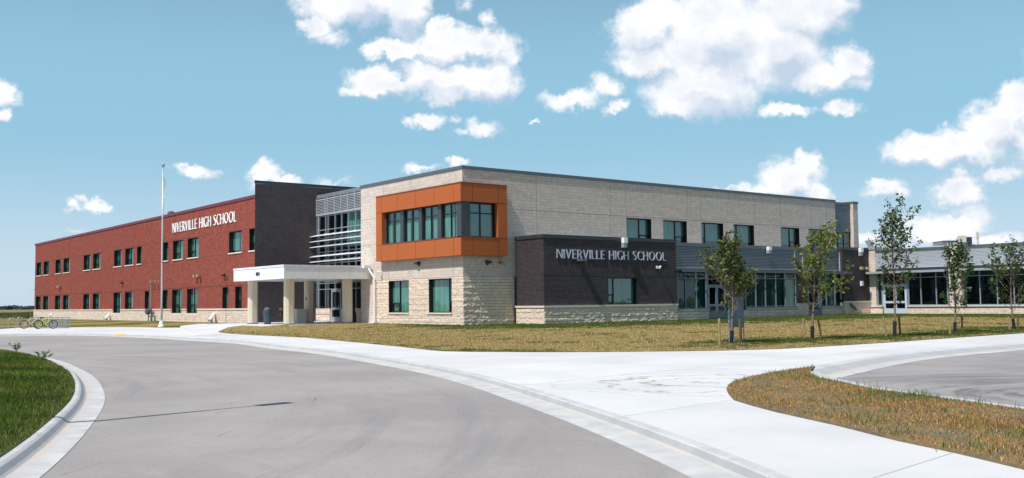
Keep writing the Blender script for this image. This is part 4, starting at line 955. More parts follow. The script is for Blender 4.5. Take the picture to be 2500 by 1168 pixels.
mb = MB(); cx, cy = xD-.34, WX(754, 740, xD)[1]+.1; zz = 1.75; mb.box(cx-.0, cx+.12, cy-.30, cy-.2, zz, zz+.2); standalone(mb, 'column_intercom', M_BLACK, 'small black intercom on the back stone column', 'intercom')
cp = WX(731, 788, 33.3); pl = thing('concrete_bin', (33.3, float(cp[1]), .05), 'square cast concrete bin beside the back canopy column', 'bin')
mb = MB(); w = .38; mb.prism([(33.3-w, cp[1]-w), (33.3+w, cp[1]-w), (33.3+w, cp[1]+w), (33.3-w, cp[1]+w)], .05, 1.02); mb.build('bin_body', M_CONC2, pl); mb = MB(); w = .43; mb.prism([(33.3-w, cp[1]-w), (33.3+w, cp[1]-w), (33.3+w, cp[1]+w), (33.3-w, cp[1]+w)], 1.021, 1.1); mb.build('rim', M_CONC2, pl)
ra = WX(770, 770, 36.3); rb = WX(806, 770, 36.3); hr = thing('handrail', (36.3, float(ra[1]), .05), 'black two-rail guard beside the entrance door', 'railing')
mb = MB()
for z in (1.25, .65, .12): mb.tube([(36.3, ra[1], z), (36.3, rb[1], z)], .025, 6)
mb.build('rail', M_BLACK, hr)
for y in (ra[1], rb[1]): mb = MB(); mb.tube([(36.3, y, .03), (36.3, y, 1.25)], .03, 6); mb.build('post', M_BLACK, hr)
mb = MB(); q = WX(863, 770, 36.4); mb.tube([(36.4, q[1], .05), (36.4, q[1], .7), (36.4, q[1], .9), (36.4, q[1], 1.35)], [.2, .2, .14, .06], 10); standalone(mb, 'ash_urn', M_BLACK, 'slim black smokers urn half hidden behind the right canopy column', 'ash urn')

# ------------------------------------------------------------------ ground
ZP, ZRD = -.25, -.36
K1 = [(-500,826),(-200,821),(0,817),(92,815),(183,814.5),(257,816),(312,817.7),(403,821),(476.5,825.8),(600,832.6),(684,843.7),(783,853),(856.5,862.5),(930,874),(1040,892),(1135,911),(1223,933),(1300,956.3),(1391.6,984),(1490.6,1015.5),(1578.6,1046),(1677.6,1082.7),(1776.5,1121),(1900,1171),(2060,1240),(2300,1352),(2600,1500)]
K1w = [G(x, y, ZP)[:2] for x, y in K1]
K2far = [(2003,895.7),(2061,884.7),(2153,870),(2263,858),(2380,848.5),(2495.6,839),(2700,826),(3000,812)]
K2near = [(1978,902),(1979,912),(1999,925),(2036,932.4),(2069,939.7),(2116,950.7),(2189.7,961.7),(2299.6,976.3),(2493.8,1003.8),(2800,1045),(3200,1100)]
K2farw = [G(x, y, ZP)[:2] for x, y in K2far]; K2nearw = [G(x, y, ZP)[:2] for x, y in K2near]
def smoothline(pts, n=6):
    P = [np.array(p) for p in pts]; out = []
    for i in range(len(P)-1):
        p0, p1, p2, p3 = P[max(i-1, 0)], P[i], P[i+1], P[min(i+2, len(P)-1)]
        for k in range(n):
            t = k/n; out.append(.5*((2*p1)+(-p0+p2)*t+(2*p0-5*p1+4*p2-p3)*t*t+(-p0+3*p1-3*p2+p3)*t**3))
    out.append(P[-1]); return out
def resample(pts, n):
    P = np.array(pts); d = np.r_[0, np.cumsum(np.linalg.norm(np.diff(P, axis=0), axis=1))]; q = np.linspace(0, d[-1], n)
    return [np.array((np.interp(s, d, P[:, 0]), np.interp(s, d, P[:, 1]))) for s in q]
def relax(pts, it=12):
    P = np.array(pts)
    for _ in range(it): P[1:-1] = .5*P[1:-1]+.25*(P[:-2]+P[2:])
    return [p for p in P]
K1s = relax(resample(smoothline(K1w), 260), 30); K2f = smoothline(K2farw, 5); K2n = smoothline(K2nearw, 5)
def tess(polys, name, mm, zf, kind='structure', spacing=None, side=None, parent=None):
    """constrained triangulation of outline(s) with z from zf"""
    vs, es = [], []
    for poly in polys:
        i0 = len(vs); vs += [tuple(p) for p in poly]; es += [(i0+k, i0+(k+1) % len(poly)) for k in range(len(poly))]
    nb = len(vs)
    if spacing:
        A = np.array(polys[0]); mn, mx = A.min(0), A.max(0)
        for x in np.arange(mn[0], mx[0], spacing):
            for y in np.arange(mn[1], mx[1], spacing):
                vs.append((x+.31*spacing*math.sin(y*7), y+.31*spacing*math.sin(x*5)))
    r = delaunay_2d_cdt([Vector(v) for v in vs], es, [], 1, 1e-4)
    mb = MB(); mb.v = [(v.x, v.y, zf(v.x, v.y)) for v in r[0]]; mb.f = [tuple(f) for f in r[2]]
    if side is not None:
        for poly in polys:
            for k in range(len(poly)):
                a, b = poly[k], poly[(k+1) % len(poly)]; za, zb_ = zf(*a), zf(*b)
                mb.face((a[0], a[1], za), (b[0], b[1], zb_), (b[0], b[1], side), (a[0], a[1], side))
    o = mb.build(name, mm, parent, recalc=False); 
    # make sheets face up
    me = o.data; bm = bmesh.new(); bm.from_mesh(me)
    for f in bm.faces:
        if f.normal.z < -.01: f.normal_flip()
    bm.to_mesh(me); bm.free()
    if kind: o['kind'] = kind
    return o
cz = lambda z: (lambda x, y: z)
gp = [(-3500, -3500), (3500, -3500), (3500, 3500), (-3500, 3500)]
tess([gp], 'ground', M_FIELD, cz(-.52))
# road sheets
road1 = [(-60, -30), (12, -30), (12, 8), (14, 16), (32, 60), (25, 110), (-60, 110)]
tess([road1], 'road', M_ASPH, cz(ZRD))
def offs(line, d):
    P = np.array(line); T_ = np.gradient(P, axis=0); T_ /= np.linalg.norm(T_, axis=1)[:, None]+1e-9; N = np.c_[T_[:, 1], -T_[:, 0]]
    return [p for p in P+N*d]
# which side of K1 is the road? (towards the camera/left)
side1 = 1 if (np.array(offs(K1s, 1)[130])-np.array((0, 20))).dot(np.array((0, 20))-np.array((0, 20))) is None else 1
t0 = offs(K1s, .5)[200]; s1 = 1 if np.linalg.norm(t0-np.array([-5, 12])) < np.linalg.norm(np.array(K1s[200])-np.array([-5, 12])) else -1
def strip(line, prof, s, name, mm, kind='structure'):
    rows = [[(p[0], p[1], z) for p in offs(line, s*d)] for d, z in prof]; n = len(line); mb = MB()
    for r in rows: mb.v += [tuple(map(float, q)) for q in r]
    for k in range(len(prof)-1):
        for i in range(n-1): mb.f.append((k*n+i, k*n+i+1, (k+1)*n+i+1, (k+1)*n+i))
    return tag(mb.build(name, mm), kind=kind)
def kprof(z1=ZP): return [(-.17, z1+.002), (-.16, z1+.006), (-.02, z1+.004), (.01, z1-.006), (.035, ZRD+.028), (.06, ZRD+.016), (.52, ZRD+.006), (.525, -.5)]
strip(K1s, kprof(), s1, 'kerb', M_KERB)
pav = [tuple(p) for p in K1s]+[(14, -22), (60, -22)]+[tuple(p) for p in reversed(K2n)]+[tuple(p) for p in K2f]+[(90, 20), (90, 60), (40, 160), (0, 160)]
tess([pav], 'pavement', M_CONC, cz(ZP), side=-.5)
pr2 = [tuple(p) for p in K2n]+[tuple(p) for p in reversed(K2f)]
road2 = [tuple(p) for p in offs(K2n, 0)]+[tuple(p) for p in reversed(K2f)]
tess([road2], 'road', M_ASPH2, cz(ZRD))
c2 = np.mean(np.array(road2), axis=0)
tf = np.array(offs(K2f, .5)[15]); s2 = 1 if np.linalg.norm(tf-c2) < np.linalg.norm(np.array(K2f[15])-c2) else -1
K2e = [K2f[0]+(K2f[0]-K2f[3])/np.linalg.norm(K2f[0]-K2f[3])*q for q in (3.0, 2.0, 1.0)]+K2f
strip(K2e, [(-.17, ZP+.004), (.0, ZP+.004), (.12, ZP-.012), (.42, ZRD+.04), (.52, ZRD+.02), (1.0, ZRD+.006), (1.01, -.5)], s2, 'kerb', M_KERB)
def pip(p, poly):
    c = False; j = len(poly)-1
    for i in range(len(poly)):
        if (poly[i][1] > p[1]) != (poly[j][1] > p[1]) and p[0] < (poly[j][0]-poly[i][0])*(p[1]-poly[i][1])/(poly[j][1]-poly[i][1])+poly[i][0]: c = not c
        j = i
    return c
s3 = 1 if pip(offs(K2n, .4)[30], road2) else -1
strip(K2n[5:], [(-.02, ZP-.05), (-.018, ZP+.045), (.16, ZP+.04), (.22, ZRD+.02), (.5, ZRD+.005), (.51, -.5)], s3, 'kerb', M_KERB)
# yellow paint patch on the kerb drop
ka = np.array(K1s); i0, i1 = (int(np.linalg.norm(ka-G(px, 816.6, ZP)[:2], axis=1).argmin()) for px in (283, 304))
i0, i1 = min(i0, i1), max(i0, i1); o = strip(K1s[i0:i1+2], [(-.30, ZP+.012), (-.02, ZP+.012), (.016, ZP+.004), (.041, ZRD+.036), (.07, ZRD+.024), (.2, ZRD+.018)], s1, 'yellow_paint_patch', M_YELLOW, None)
tag(o, 'worn yellow painted patch on the kerb left of the flagpole', 'paint patch')

SLAB = (28.2, 37.4, 60.6, 74.0)
def dslab(x, y): return math.hypot(max(SLAB[0]-x, 0, x-SLAB[1]), max(SLAB[2]-y, 0, y-SLAB[3]))
def sm(t): t = min(max(t, 0), 1); return t*t*(3-2*t)
def walkz(x, y): return ZP+.006+(.30-.006)*(1-sm(dslab(x, y)/4.2))-.02*(0)
bsegs = [((32.4, 74), (32.4, 148)), ((35.4, 50), (35.4, 61)), ((35.4, 50), (39.4, 50)), ((39.4, 47), (39.4, 50)), ((39.4, 47), (75.2, 47)), ((75.2, 47), (75.2, 20)), ((28.2, 60.6), (28.2, 74)), ((28.2, 60.6), (37, 60.6))]
def dseg(x, y, a, b):
    ax, ay = a; bx, by = b; dx, dy = bx-ax, by-ay; t = max(0, min(1, ((x-ax)*dx+(y-ay)*dy)/(dx*dx+dy*dy))); return math.hypot(x-ax-t*dx, y-ay-t*dy)
LL = [(532,811),(538,813),(568,815.6),(600,817.7),(640,819.8),(746.6,825),(893,839),(1003,850),(1050,855.5),(1085,858.2),(1150,859.5),(1300,860.2),(1450,860.2),(1593,859),(1750,857.2),(1900,853),(2020,846.2),(2153,838),(2336,825),(2495.6,814.5),(2700,803),(2900,793)]
LLw = [tuple(G(x, y, ZP)[:2]) for x, y in LL]
edgeP = np.array(LLw)
def dpoly(x, y, P):
    a = P[:-1]; b = P[1:]; d = b-a; t = np.clip(((x-a[:, 0])*d[:, 0]+(y-a[:, 1])*d[:, 1])/(d**2).sum(1), 0, 1); return float(np.hypot(x-a[:, 0]-t*d[:, 0], y-a[:, 1]-t*d[:, 1]).min())
def lawnz(x, y):
    dP = dpoly(x, y, edgeP); dB = min(dseg(x, y, *s) for s in bsegs)
    base = max(ZP, walkz(x, y)-.012)+.022
    zb = .04 + .05*sm((x-55)/15)
    return base+(zb-min(base, zb))*sm(dP/(dP+dB+1e-6))
bigl = LLw+[(74, 14), (78, 14), (78, 48), (42, 48), (40, 52), (36.2, 52), (36.2, 60.7), (28.9, 60.7)]+[tuple(G(x, y, .0)[:2]) for x, y in ((700, 795.4),)]+[tuple(G(x, y, -.05)[:2]) for x, y in ((640, 800.6),)]+[tuple(G(x, y, -.18)[:2]) for x, y in ((592, 802.6), (556, 805.2))]
lw_ = tess([bigl], 'lawn', M_LAWN, lawnz, spacing=.8, side=-.5)
LE = [(604,793.6),(556,796.2),(520,797.6),(484,798.6),(440,799.8),(400,800.4),(360,799.2),(300,798.6),(168,799.2),(100,799.4),(41.6,800.4),(0,803.6),(-80,806),(-260,810)]
LEw = [tuple(G(x, y, -.24)[:2]) for x, y in LE]; edgeL = np.array(LEw)
def lawnz2(x, y):
    dP = dpoly(x, y, edgeL); dB = min(dseg(x, y, *s) for s in bsegs[:1]+bsegs[6:7]); base = max(ZP, walkz(x, y)-.012)+.022
    return base+(-.02-min(base, -.02))*sm(dP/(dP+dB+1e-6))
lv = [(28.3, 73.2)]+LEw[1:]+[(-2, 165), (36, 165), (36, 73.9), (31.9, 73.9), (28.3, 73.9)]
lv[1] = tuple(G(575, 795.3, -.15)[:2])
lw2 = tess([lv], 'lawn', M_LAWN, lawnz2, spacing=1.3, side=-.5)
# greener grass where sprinklers reach: along the walls, the path edge and round the saplings
def paint(o, extra):
    me = o.data; a = me.attributes.new('green', 'FLOAT', 'POINT'); vals = []
    for v in me.vertices:
        x, y = v.co.x, v.co.y; dB = min(dseg(x, y, *s) for s in bsegs[:6]); dS = min(dseg(x, y, *s) for s in bsegs[3:6]); g = .6*math.exp(-dB/.6)+1.05*math.exp(-(dS/8.0)**4); vals.append(g+extra(x, y))
    a.data.foreach_set('value', vals)
treepx = [(1788, 838), (1985, 828), (2185, 822), (2332, 812), (2475, 803)]
def onlawn(px, py, f=lawnz):
    z = -.1
    for _ in range(12): p = G(px, py, z); z = f(p[0], p[1])
    return np.array([p[0], p[1], z])
TP = [onlawn(*p) for p in treepx]
tline = np.array([t[:2] for t in TP]+[[56, 22.5]])
gspot = np.array([G(1076, 857, ZP)[:2], G(1300, 859, ZP)[:2]])
def ex(x, y):
    g = 1.0*math.exp(-(dpoly(x, y, tline)/1.9)**2)+.5*math.exp(-dpoly(x, y, gspot)/.7)+.35*math.exp(-dpoly(x, y, edgeP)/.35)
    return g+(.35*sm((45-y)/10) if x > 40 else 0)*0+.18*sm((x-38)/15)
paint(lw_, ex); paint(lw2, lambda x, y: .42+.2*math.sin(y*.5))
# entrance walk and slab
wk = [tuple(G(x, y, -.2)[:2]) for x, y in ((440, 800.5), (484, 799.2), (530, 797.8), (575, 796))]+[(28.2, 73.4), (28.3, 61.0)]+[tuple(G(x, y, -.1)[:2]) for x, y in ((640, 801.5), (592, 804), (550, 807), (530, 811), (480, 813))]
wkz = lambda x, y: walkz(x, y)+.003
tess([wk], 'path', M_CONC, wkz, spacing=1.0, side=-.5)
mb = MB(); mb.box(SLAB[0], SLAB[1]+.2, SLAB[2]+.05, 73.39, -.4, .05); tag(mb.build('entrance_slab', M_CONC), kind='structure')

# grass island left in front
IG = [(-400,842),(-160,846),(0,854.7),(27.5,858),(69.6,865),(100,873.5),(122,881),(139,890),(160,901),(172,912),(181,927),(183.5,942),(182.5,956),(177,970),(166,985),(146.6,1004),(113.6,1033),(73.3,1066),(36.7,1092),(0,1117.6),(-60,1155),(-140,1200),(-300,1290)]
IGw = relax(resample(smoothline([G(x, y, -.235)[:2] for x, y in IG]), 130), 6)
t0 = offs(IGw, .5)[70]; s4 = 1 if np.linalg.norm(t0-np.array([8, 18])) < np.linalg.norm(np.array(IGw[70])-np.array([8, 18])) else -1
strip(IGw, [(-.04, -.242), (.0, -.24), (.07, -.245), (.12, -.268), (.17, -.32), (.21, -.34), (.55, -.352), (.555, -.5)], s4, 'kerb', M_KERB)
isl = [tuple(p) for p in IGw]+[(-30, 2), (-40, 40)]
def islz(x, y): d = dpoly(x, y, np.array(IGw)); return -.232+.16*sm(d/3.5)
isl_o = tess([isl], 'grass_verge', M_SOILG, islz, spacing=1.0, side=-.5)
BI = [(1773.8,952.5),(1779,963.5),(1792,978),(1840,992.5),(1896.6,1007.5),(2043,1040),(2189.7,1077),(2336,1108),(2493.8,1146),(2700,1200),(3100,1310),(3500,1200),(2493.8,1005),(2299.6,978),(2189.7,963.3),(2116,952),(2069,941.3),(2036,934),(1999,926.5),(1981,916),(1979,907),(1990,897.5),(1977,899.4),(1933,905),(1878,914),(1823,925),(1790,936),(1777.5,945)]
BIw = [tuple(G(x, y, ZP)[:2]) for x, y in BI]
def brz(x, y): return ZP+.035+.02*math.sin(x*2.1)*math.sin(y*1.7)*sm(dpoly(x, y, np.array(BIw+[BIw[0]]))/.5)
br_o = tess([BIw], 'dry_verge', M_SOIL, brz, spacing=.6, side=-.5)

# ------------------------------------------------------------------ grass blades (stuff)
rng = np.random.default_rng(4)
def inpoly(P, poly):
    x, y = P[:, 0], P[:, 1]; poly = np.array(poly); c = np.zeros(len(P), bool); j = len(poly)-1
    for i in range(len(poly)):
        xi, yi = poly[i]; xj, yj = poly[j]; k = ((yi > y) != (yj > y)) & (x < (xj-xi)*(y-yi)/(yj-yi+1e-12)+xi); c ^= k; j = i
    return c
def blades(name, P, z, h, w, cols, lean=.5, label=None, cat=None):
    n = len(P); ang = rng.uniform(0, 2*np.pi, n); la = rng.uniform(0, 2*np.pi, n); ln = rng.uniform(.1, lean, n)*h
    d = np.c_[np.cos(ang), np.sin(ang)]*(w/2)[:, None]; l = np.c_[np.cos(la), np.sin(la)]
    V = np.zeros((n, 5, 3)); base = np.c_[P, z]
    V[:, 0, :2] = P-d; V[:, 1, :2] = P+d; V[:, 0, 2] = V[:, 1, 2] = z-.01
    m = P+l*(ln*.35)[:, None]; V[:, 2, :2] = m+d*.8; V[:, 3, :2] = m-d*.8; V[:, 2, 2] = V[:, 3, 2] = z+h*.55
    V[:, 4, :2] = P+l*ln[:, None]; V[:, 4, 2] = z+h*np.sqrt(np.maximum(.2, 1-(ln/h)**2*.6))
    me = bpy.data.meshes.new(name); me.vertices.add(n*5); me.vertices.foreach_set('co', V.reshape(-1))
    me.loops.add(n*7); me.polygons.add(n*2)
    idx = np.arange(n)[:, None]*5; lo_ = np.c_[idx, idx+1, idx+2, idx+3, idx+3, idx+2, idx+4].astype(np.int32)
    me.loops.foreach_set('vertex_index', lo_.reshape(-1)); ls = (np.arange(n)[:, None]*7+np.array([0, 4])).reshape(-1).astype(np.int32)
    me.polygons.foreach_set('loop_start', ls); me.update(calc_edges=True); me.validate()
    a = me.attributes.new('tint', 'FLOAT_COLOR', 'POINT'); c = np.ones((n, 5, 4)); c[:, :, :3] = cols[:, None, :]; a.data.foreach_set('color', c.reshape(-1))
    me.materials.append(M_BLADE); o = bpy.data.objects.new(name, me); COL.objects.link(o); o['kind'] = 'stuff'
    if label: o['label'] = label; o['category'] = cat
    return o
def palette(n, cs, ws):
    C = np.array([lin(c) for c in cs]); k = rng.choice(len(cs), n, p=np.array(ws)/sum(ws)); return C[k]*rng.uniform(.75, 1.25, (n, 1))
def vis(P, z, m=60):
    d = np.c_[P, z]-np.array([0, 0, HC]); c = d@MC.T; ok = c[:, 2] > 1; x = c[:, 0]/c[:, 2]*F_PX+1250; y = c[:, 1]/c[:, 2]*F_PX+584; return ok & (x > -m-150) & (x < 2500+m+150) & (y < 1168+m+120), c[:, 2]
def vnoise(P, s, seed=0):
    r = np.random.default_rng(seed); v = np.zeros(len(P))
    for k in range(9):
        a = r.uniform(0, 2*np.pi); f = s*r.uniform(.5, 2.2); v += np.sin(P[:, 0]*np.cos(a)*f+P[:, 1]*np.sin(a)*f+r.uniform(0, 6.28))
    return v/3
# dry verge
P = rng.uniform((8, -4), (34, 30), (900000, 2)); P = P[inpoly(P, BIw)]; ok, D = vis(P, np.full(len(P), ZP)); P = P[ok]; D = D[ok]
keep = rng.random(len(P)) < np.clip(16/D, .2, 1); P = P[keep]
vn = vnoise(P, 1.1, 2); g = (vn+rng.normal(0, .7, len(P))) > 1.0
z = np.array([ZP+.03]*len(P)); h = rng.uniform(.015, .055, len(P)); h[g] = rng.uniform(.03, .10, g.sum())
cols = palette(len(P), [(190,146,88), (158,112,60), (208,176,122), (124,92,56), (136,118,62)], [4, 4, 2, 2, 1.5]); cols[g] = palette(g.sum(), [(84,104,38), (110,124,54), (62,84,34)], [3, 2, 2])
print('dry blades', len(P))
blades('dry_grass', P, z, h, rng.uniform(.005, .011, len(P)), cols, 1.0)
# taller green tufts along the verge edges
tp = []
for px, py in ((1905,922),(1935,912),(1985,922),(2045,937),(2060,940),(2098,947),(2110,949),(2128,952),(2170,962),(2148,961),(2235,968),(2248,970),(2278,975),(2290,976),(2365,986),(2395,990),(1900,985),(1985,985),(2075,990),(2125,985),(2000,940),(2350,1030),(2170,1010),(2380,1095),(2440,1110),(2300,1010),(2360,1045),(2420,1000),(2480,1008),(1870,950),(2200,1060),(2080,1032),(2120,1035),(2325,1098)):
    c = G(px, py, ZP+.02)[:2]; n = rng.integers(5, 20); tp.append(c+rng.normal(0, .08, (n, 2)))
P = np.vstack(tp); h = rng.uniform(.06, .2, len(P)); blades('tall_grass', P, np.full(len(P), ZP+.02), h, rng.uniform(.008, .014, len(P)), palette(len(P), [(96,118,44), (124,140,64), (70,94,36)], [3, 2, 2]), .9)
# green verge on the left
P = rng.uniform((-14, 6), (12, 46), (900000, 2)); P = P[inpoly(P, isl)]; ok, D = vis(P, np.full(len(P), -.2)); P = P[ok]; D = D[ok]
keep = rng.random(len(P)) < np.clip(16/D, .1, 1); P = P[keep]; z = np.array([islz(x, y) for x, y in P])
vn = vnoise(P, .8, 5)+rng.normal(0, .5, len(P)); ed = np.array([dpoly(x, y, np.array(IGw)) for x, y in P])
h = rng.uniform(.06, .13, len(P))*np.clip(.45+ed, .45, 1.15); dry = (vn > .85) | (rng.random(len(P)) < .5*np.exp(-ed/.25))
cols = palette(len(P), [(72,98,32), (96,118,44), (50,74,24), (118,124,58)], [4, 3, 3, 1.5])*(1+.28*np.clip(vnoise(P, 1.6, 21), -1.5, 1.5))[:, None]; cols[dry] = palette(dry.sum(), [(140,122,66), (110,104,48), (160,144,90)], [3, 3, 1])
print('green blades', len(P))
blades('green_grass', P, z, h, rng.uniform(.006, .012, len(P)), cols, .9)
# lawn blades: short turf, thinned with distance
P = rng.uniform((10, 14), (75, 62), (1500000, 2)); P = P[inpoly(P, bigl)]; ok, D = vis(P, np.full(len(P), -.15)); P = P[ok]; D = D[ok]
keep = rng.random(len(P)) < np.clip((26/D)**2*.8, .03, .8); P = P[keep]; D = D[keep]
me = lw_.data; 
from mathutils.kdtree import KDTree
kd = KDTree(len(me.vertices)); [kd.insert((v.co.x, v.co.y, 0), v.index) for v in me.vertices]; kd.balance()
ga = me.attributes['green'].data; gz = np.zeros(len(P)); gg = np.zeros(len(P))
for i, (x, y) in enumerate(P): q = kd.find_n((x, y, 0), 3); w = np.array([1/(k[2]+.05) for k in q]); w /= w.sum(); gz[i] = sum(w[j]*me.vertices[q[j][1]].co.z for j in range(3)); gg[i] = sum(w[j]*ga[q[j][1]].value for j in range(3))
gm_ = (gg+.36*vnoise(P, 1.3, 8)+.26*vnoise(P, 4.1, 9)+rng.normal(0, .18, len(P))) > .42
cols = palette(len(P), [(186,162,116), (164,142,96), (204,182,136), (138,124,76)], [4, 4, 2, 3]); cols[gm_] = palette(gm_.sum(), [(74,90,34), (94,104,44), (52,70,24)], [3, 3, 2])
print('lawn blades', len(P))
blades('lawn_grass', P, gz, rng.uniform(.025, .06, len(P)), rng.uniform(.010, .02, len(P))*np.clip(D/30, 1, 2), cols, 1.0)

# ------------------------------------------------------------------ saplings
def leafmesh(name, pts, dirs, size, cols, parent, m=M_LEAF):
    n = len(pts); pts = np.array(pts); dirs = np.array(dirs); dirs /= np.linalg.norm(dirs, axis=1)[:, None]
    r = rng.normal(size=(n, 3)); s = np.cross(dirs, r); s /= np.linalg.norm(s, axis=1)[:, None]; nn = np.cross(dirs, s)
    sz = (size*rng.uniform(.65, 1.3, n))[:, None]
    V = np.zeros((n, 6, 3)); V[:, 0] = pts; V[:, 1] = pts+dirs*sz*.35+s*sz*.33+nn*sz*.1; V[:, 2] = pts+dirs*sz*.75+s*sz*.22+nn*sz*.06; V[:, 3] = pts+dirs*sz; V[:, 4] = pts+dirs*sz*.75-s*sz*.22+nn*sz*.06; V[:, 5] = pts+dirs*sz*.35-s*sz*.33+nn*sz*.1
    me = bpy.data.meshes.new(name); me.vertices.add(n*6); me.vertices.foreach_set('co', V.reshape(-1)); me.loops.add(n*8); me.polygons.add(n*2)
    idx = np.arange(n)[:, None]*6; L = np.c_[idx, idx+1, idx+2, idx+3, idx, idx+3, idx+4, idx+5].astype(np.int32); me.loops.foreach_set('vertex_index', L.reshape(-1))
    me.polygons.foreach_set('loop_start', (np.arange(n*2)*4).astype(np.int32)); me.update(calc_edges=True); me.validate()
    a = me.attributes.new('tint', 'FLOAT_COLOR', 'POINT'); c = np.ones((n, 6, 4)); c[:, :, :3] = cols[:, None, :]; a.data.foreach_set('color', c.reshape(-1))
    me.materials.append(m); o = bpy.data.objects.new(name, me); COL.objects.link(o)
    if parent: o.parent = parent; o.matrix_parent_inverse = Matrix.Translation(parent.location).inverted() if parent.parent is None else Matrix.Identity(4)
    return o
IMR = Vector(r2).normalized(); IMR.z = 0; IMR.normalize(); IMF = Vector((fw[0], fw[1], 0)).normalized()
def sapling(base, H, prof, seed, nleaf, lsize, label, pal, clear=.28, nb=26, bend=0., bare=(), upk=1.1, tw=(.2, .8)):
    """prof: list of (height fraction, extent to image left, extent to image right) in metres"""
    rr = random.Random(seed); B = Vector(base); t = thing('young_tree', tuple(base), label, 'tree', 'staked saplings on the lawn')
    hs = [p[0] for p in prof]
    def ext(h, side): return float(np.interp(h, hs, [p[1 if side < 0 else 2] for p in prof]))
    n = 14; trunk = []
    for k in range(n+1):
        f = k/n; trunk.append(B+Vector((0, 0, H*.97*f))+IMR*(bend*f+.04*math.sin(f*7+seed))+IMF*(.03*math.sin(f*5+seed)))
    mb = MB(); mb.tube(trunk, [.042*(1-f/n)**.8+.006 for f in range(n+1)], 8)
    L, Dr = [], []; twig = MB()
    def at(f): x = f*n; i = min(int(x), n-1); return trunk[i].lerp(trunk[i+1], x-i)
    def branch(p0, d, ln, r, lv=0, leafy=True):
        pts = [p0]; q = p0.copy(); dd = d.copy(); m = 6
        for k in range(m):
            dd = (dd+Vector((rr.uniform(-.12, .12), rr.uniform(-.12, .12), rr.uniform(.0, .24)))).normalized(); q = q+dd*ln/m; pts.append(q.copy())
        twig.tube(pts, [r*(1-k/m*.8) for k in range(m+1)], 5)
        if leafy:
            w = max(4, int(ln*20))
            for k in range(w):
                f = rr.uniform(.3, 1)**.7; i = min(int(f*m), m-1); c = pts[i].lerp(pts[i+1], f*m-i)
                if rr.random() < .5: continue
                for _ in range(rr.randint(3, 6)):
                    L.append(c+Vector((rr.gauss(0, .055), rr.gauss(0, .055), rr.gauss(0, .05)))); Dr.append((rr.gauss(0, 1)+IMR.x*.3, rr.gauss(0, 1)+IMR.y*.3, rr.gauss(-.35, .6)))
        if lv < 1:
            for k in range(int(2+ln*3)):
                f = rr.uniform(.3, .95); i = min(int(f*m), m-1); c = pts[i].lerp(pts[i+1], f*m-i); s = rr.choice((-1, 1))
                ax = dd.orthogonal(); ax.rotate(Matrix.Rotation(rr.uniform(0, 6.28), 3, dd)); nd = (dd*.75+ax*.7+Vector((0, 0, .15))).normalized(); branch(c, nd, ln*rr.uniform(.25, .5), r*.5, lv+1, leafy)
    for k in range(nb):
        f = clear+(.97-clear)*(k+.5)/nb; side = -1 if k % 2 else 1; az_ = rr.uniform(-1.2, 1.2)
        hor = (IMR*side*math.cos(az_)+IMF*math.sin(az_)).normalized(); e = ext(min(f+.08, 1), side); ln = max(.2, e*rr.choice((.45, .7, .9, 1.05, 1.3))*rr.uniform(.9, 1.1)*1.5)
        ln = min(ln, max(.22, (H*1.02-(at(f).z-B.z))/.8)); d = (hor+Vector((0, 0, upk*(.45+.85*f)*rr.uniform(.75, 1.3)))).normalized(); branch(at(f), d, ln, .009+.004*ln, 0, not (rr.random() < bare[2] and bare[0] < f < bare[1]) if bare else True)
    mb.build('trunk', M_BARK, t, smooth=True); twig.build('branches', M_BARK, t)
    L = np.array([tuple(v) for v in L]); Dr = np.array(Dr)
    if len(L) > nleaf: k = rng.choice(len(L), nleaf, replace=False); L = L[k]; Dr = Dr[k]
    leafmesh('crown', L, Dr, lsize, palette(len(L), pal[0], pal[1]), t)
    # black plastic guard on the lower trunk
    g = MB(); gh = .62
    pts = [B+Vector((0, 0, z)) for z in (0.0, gh)]; g.tube([at(0)+Vector((0, 0, .0)), at(.06), at(.125)], .075, 10); g.build('trunk_guard', M_GUARD, t)
    g = MB(); g.tube([at(.26)-Vector((0, 0, .02)), at(.26)+Vector((0, 0, .02))], .055, 8); g.build('trunk_tie', M_GUARD, t)
    return t
pd = ([(72,84,46), (96,108,58), (52,66,38), (136,142,80)], [4, 3, 3, 1.5])
pl_ = ([(94,108,48), (118,128,60), (70,86,38), (146,152,78)], [4, 3, 3, 1.5])
pg = ([(54,80,46), (74,100,56), (40,60,36), (108,128,66)], [4, 3, 3, 1.5])
def Ht(i, py): 
    b = TP[i]; c = MC@(b-np.array([0, 0, HC])); return (treepx[i][1]-py)/F_PX*c[2]*.955
sapling(TP[0], Ht(0, 575), [(.2,.3,.3),(.4,.75,.85),(.55,.85,.75),(.7,1.1,.65),(.85,.7,.5),(1,.15,.3)], 11, 2900, .11, 'bushy sapling with bare lower twigs standing in front of the grey cabinet', pd, clear=.30, nb=46, bend=.05, upk=1.15, bare=(.25, .5, .6))
sapling(TP[1], Ht(1, 556), [(.2,.5,.6),(.35,.9,1.0),(.55,.9,1.1),(.75,.6,1.15),(.88,.5,.9),(1,.2,.4)], 23, 1900, .115, 'yellow-green sapling second from the left in front of the second door', pl_, clear=.26, nb=40, bend=.15, bare=(.2, .4, .35))
sapling(TP[2], Ht(2, 497), [(.2,.3,.6),(.35,.4,.9),(.55,.9,.9),(.75,.8,1.1),(.88,.7,1.0),(1,.2,.5)], 37, 1800, .115, 'tallest sapling, dark green, reaching above the right wing roof', pg, clear=.24, nb=40, bend=.08, upk=1.25)
sapling(TP[3], Ht(3, 596), [(.2,.8,.9),(.4,.9,1.2),(.6,.7,1.1),(.8,.5,.7),(1,.3,.5)], 43, 1700, .115, 'slender green sapling in front of the second stone pier', pg, clear=.2, nb=34, bend=.1, bare=(.2, .55, .45))
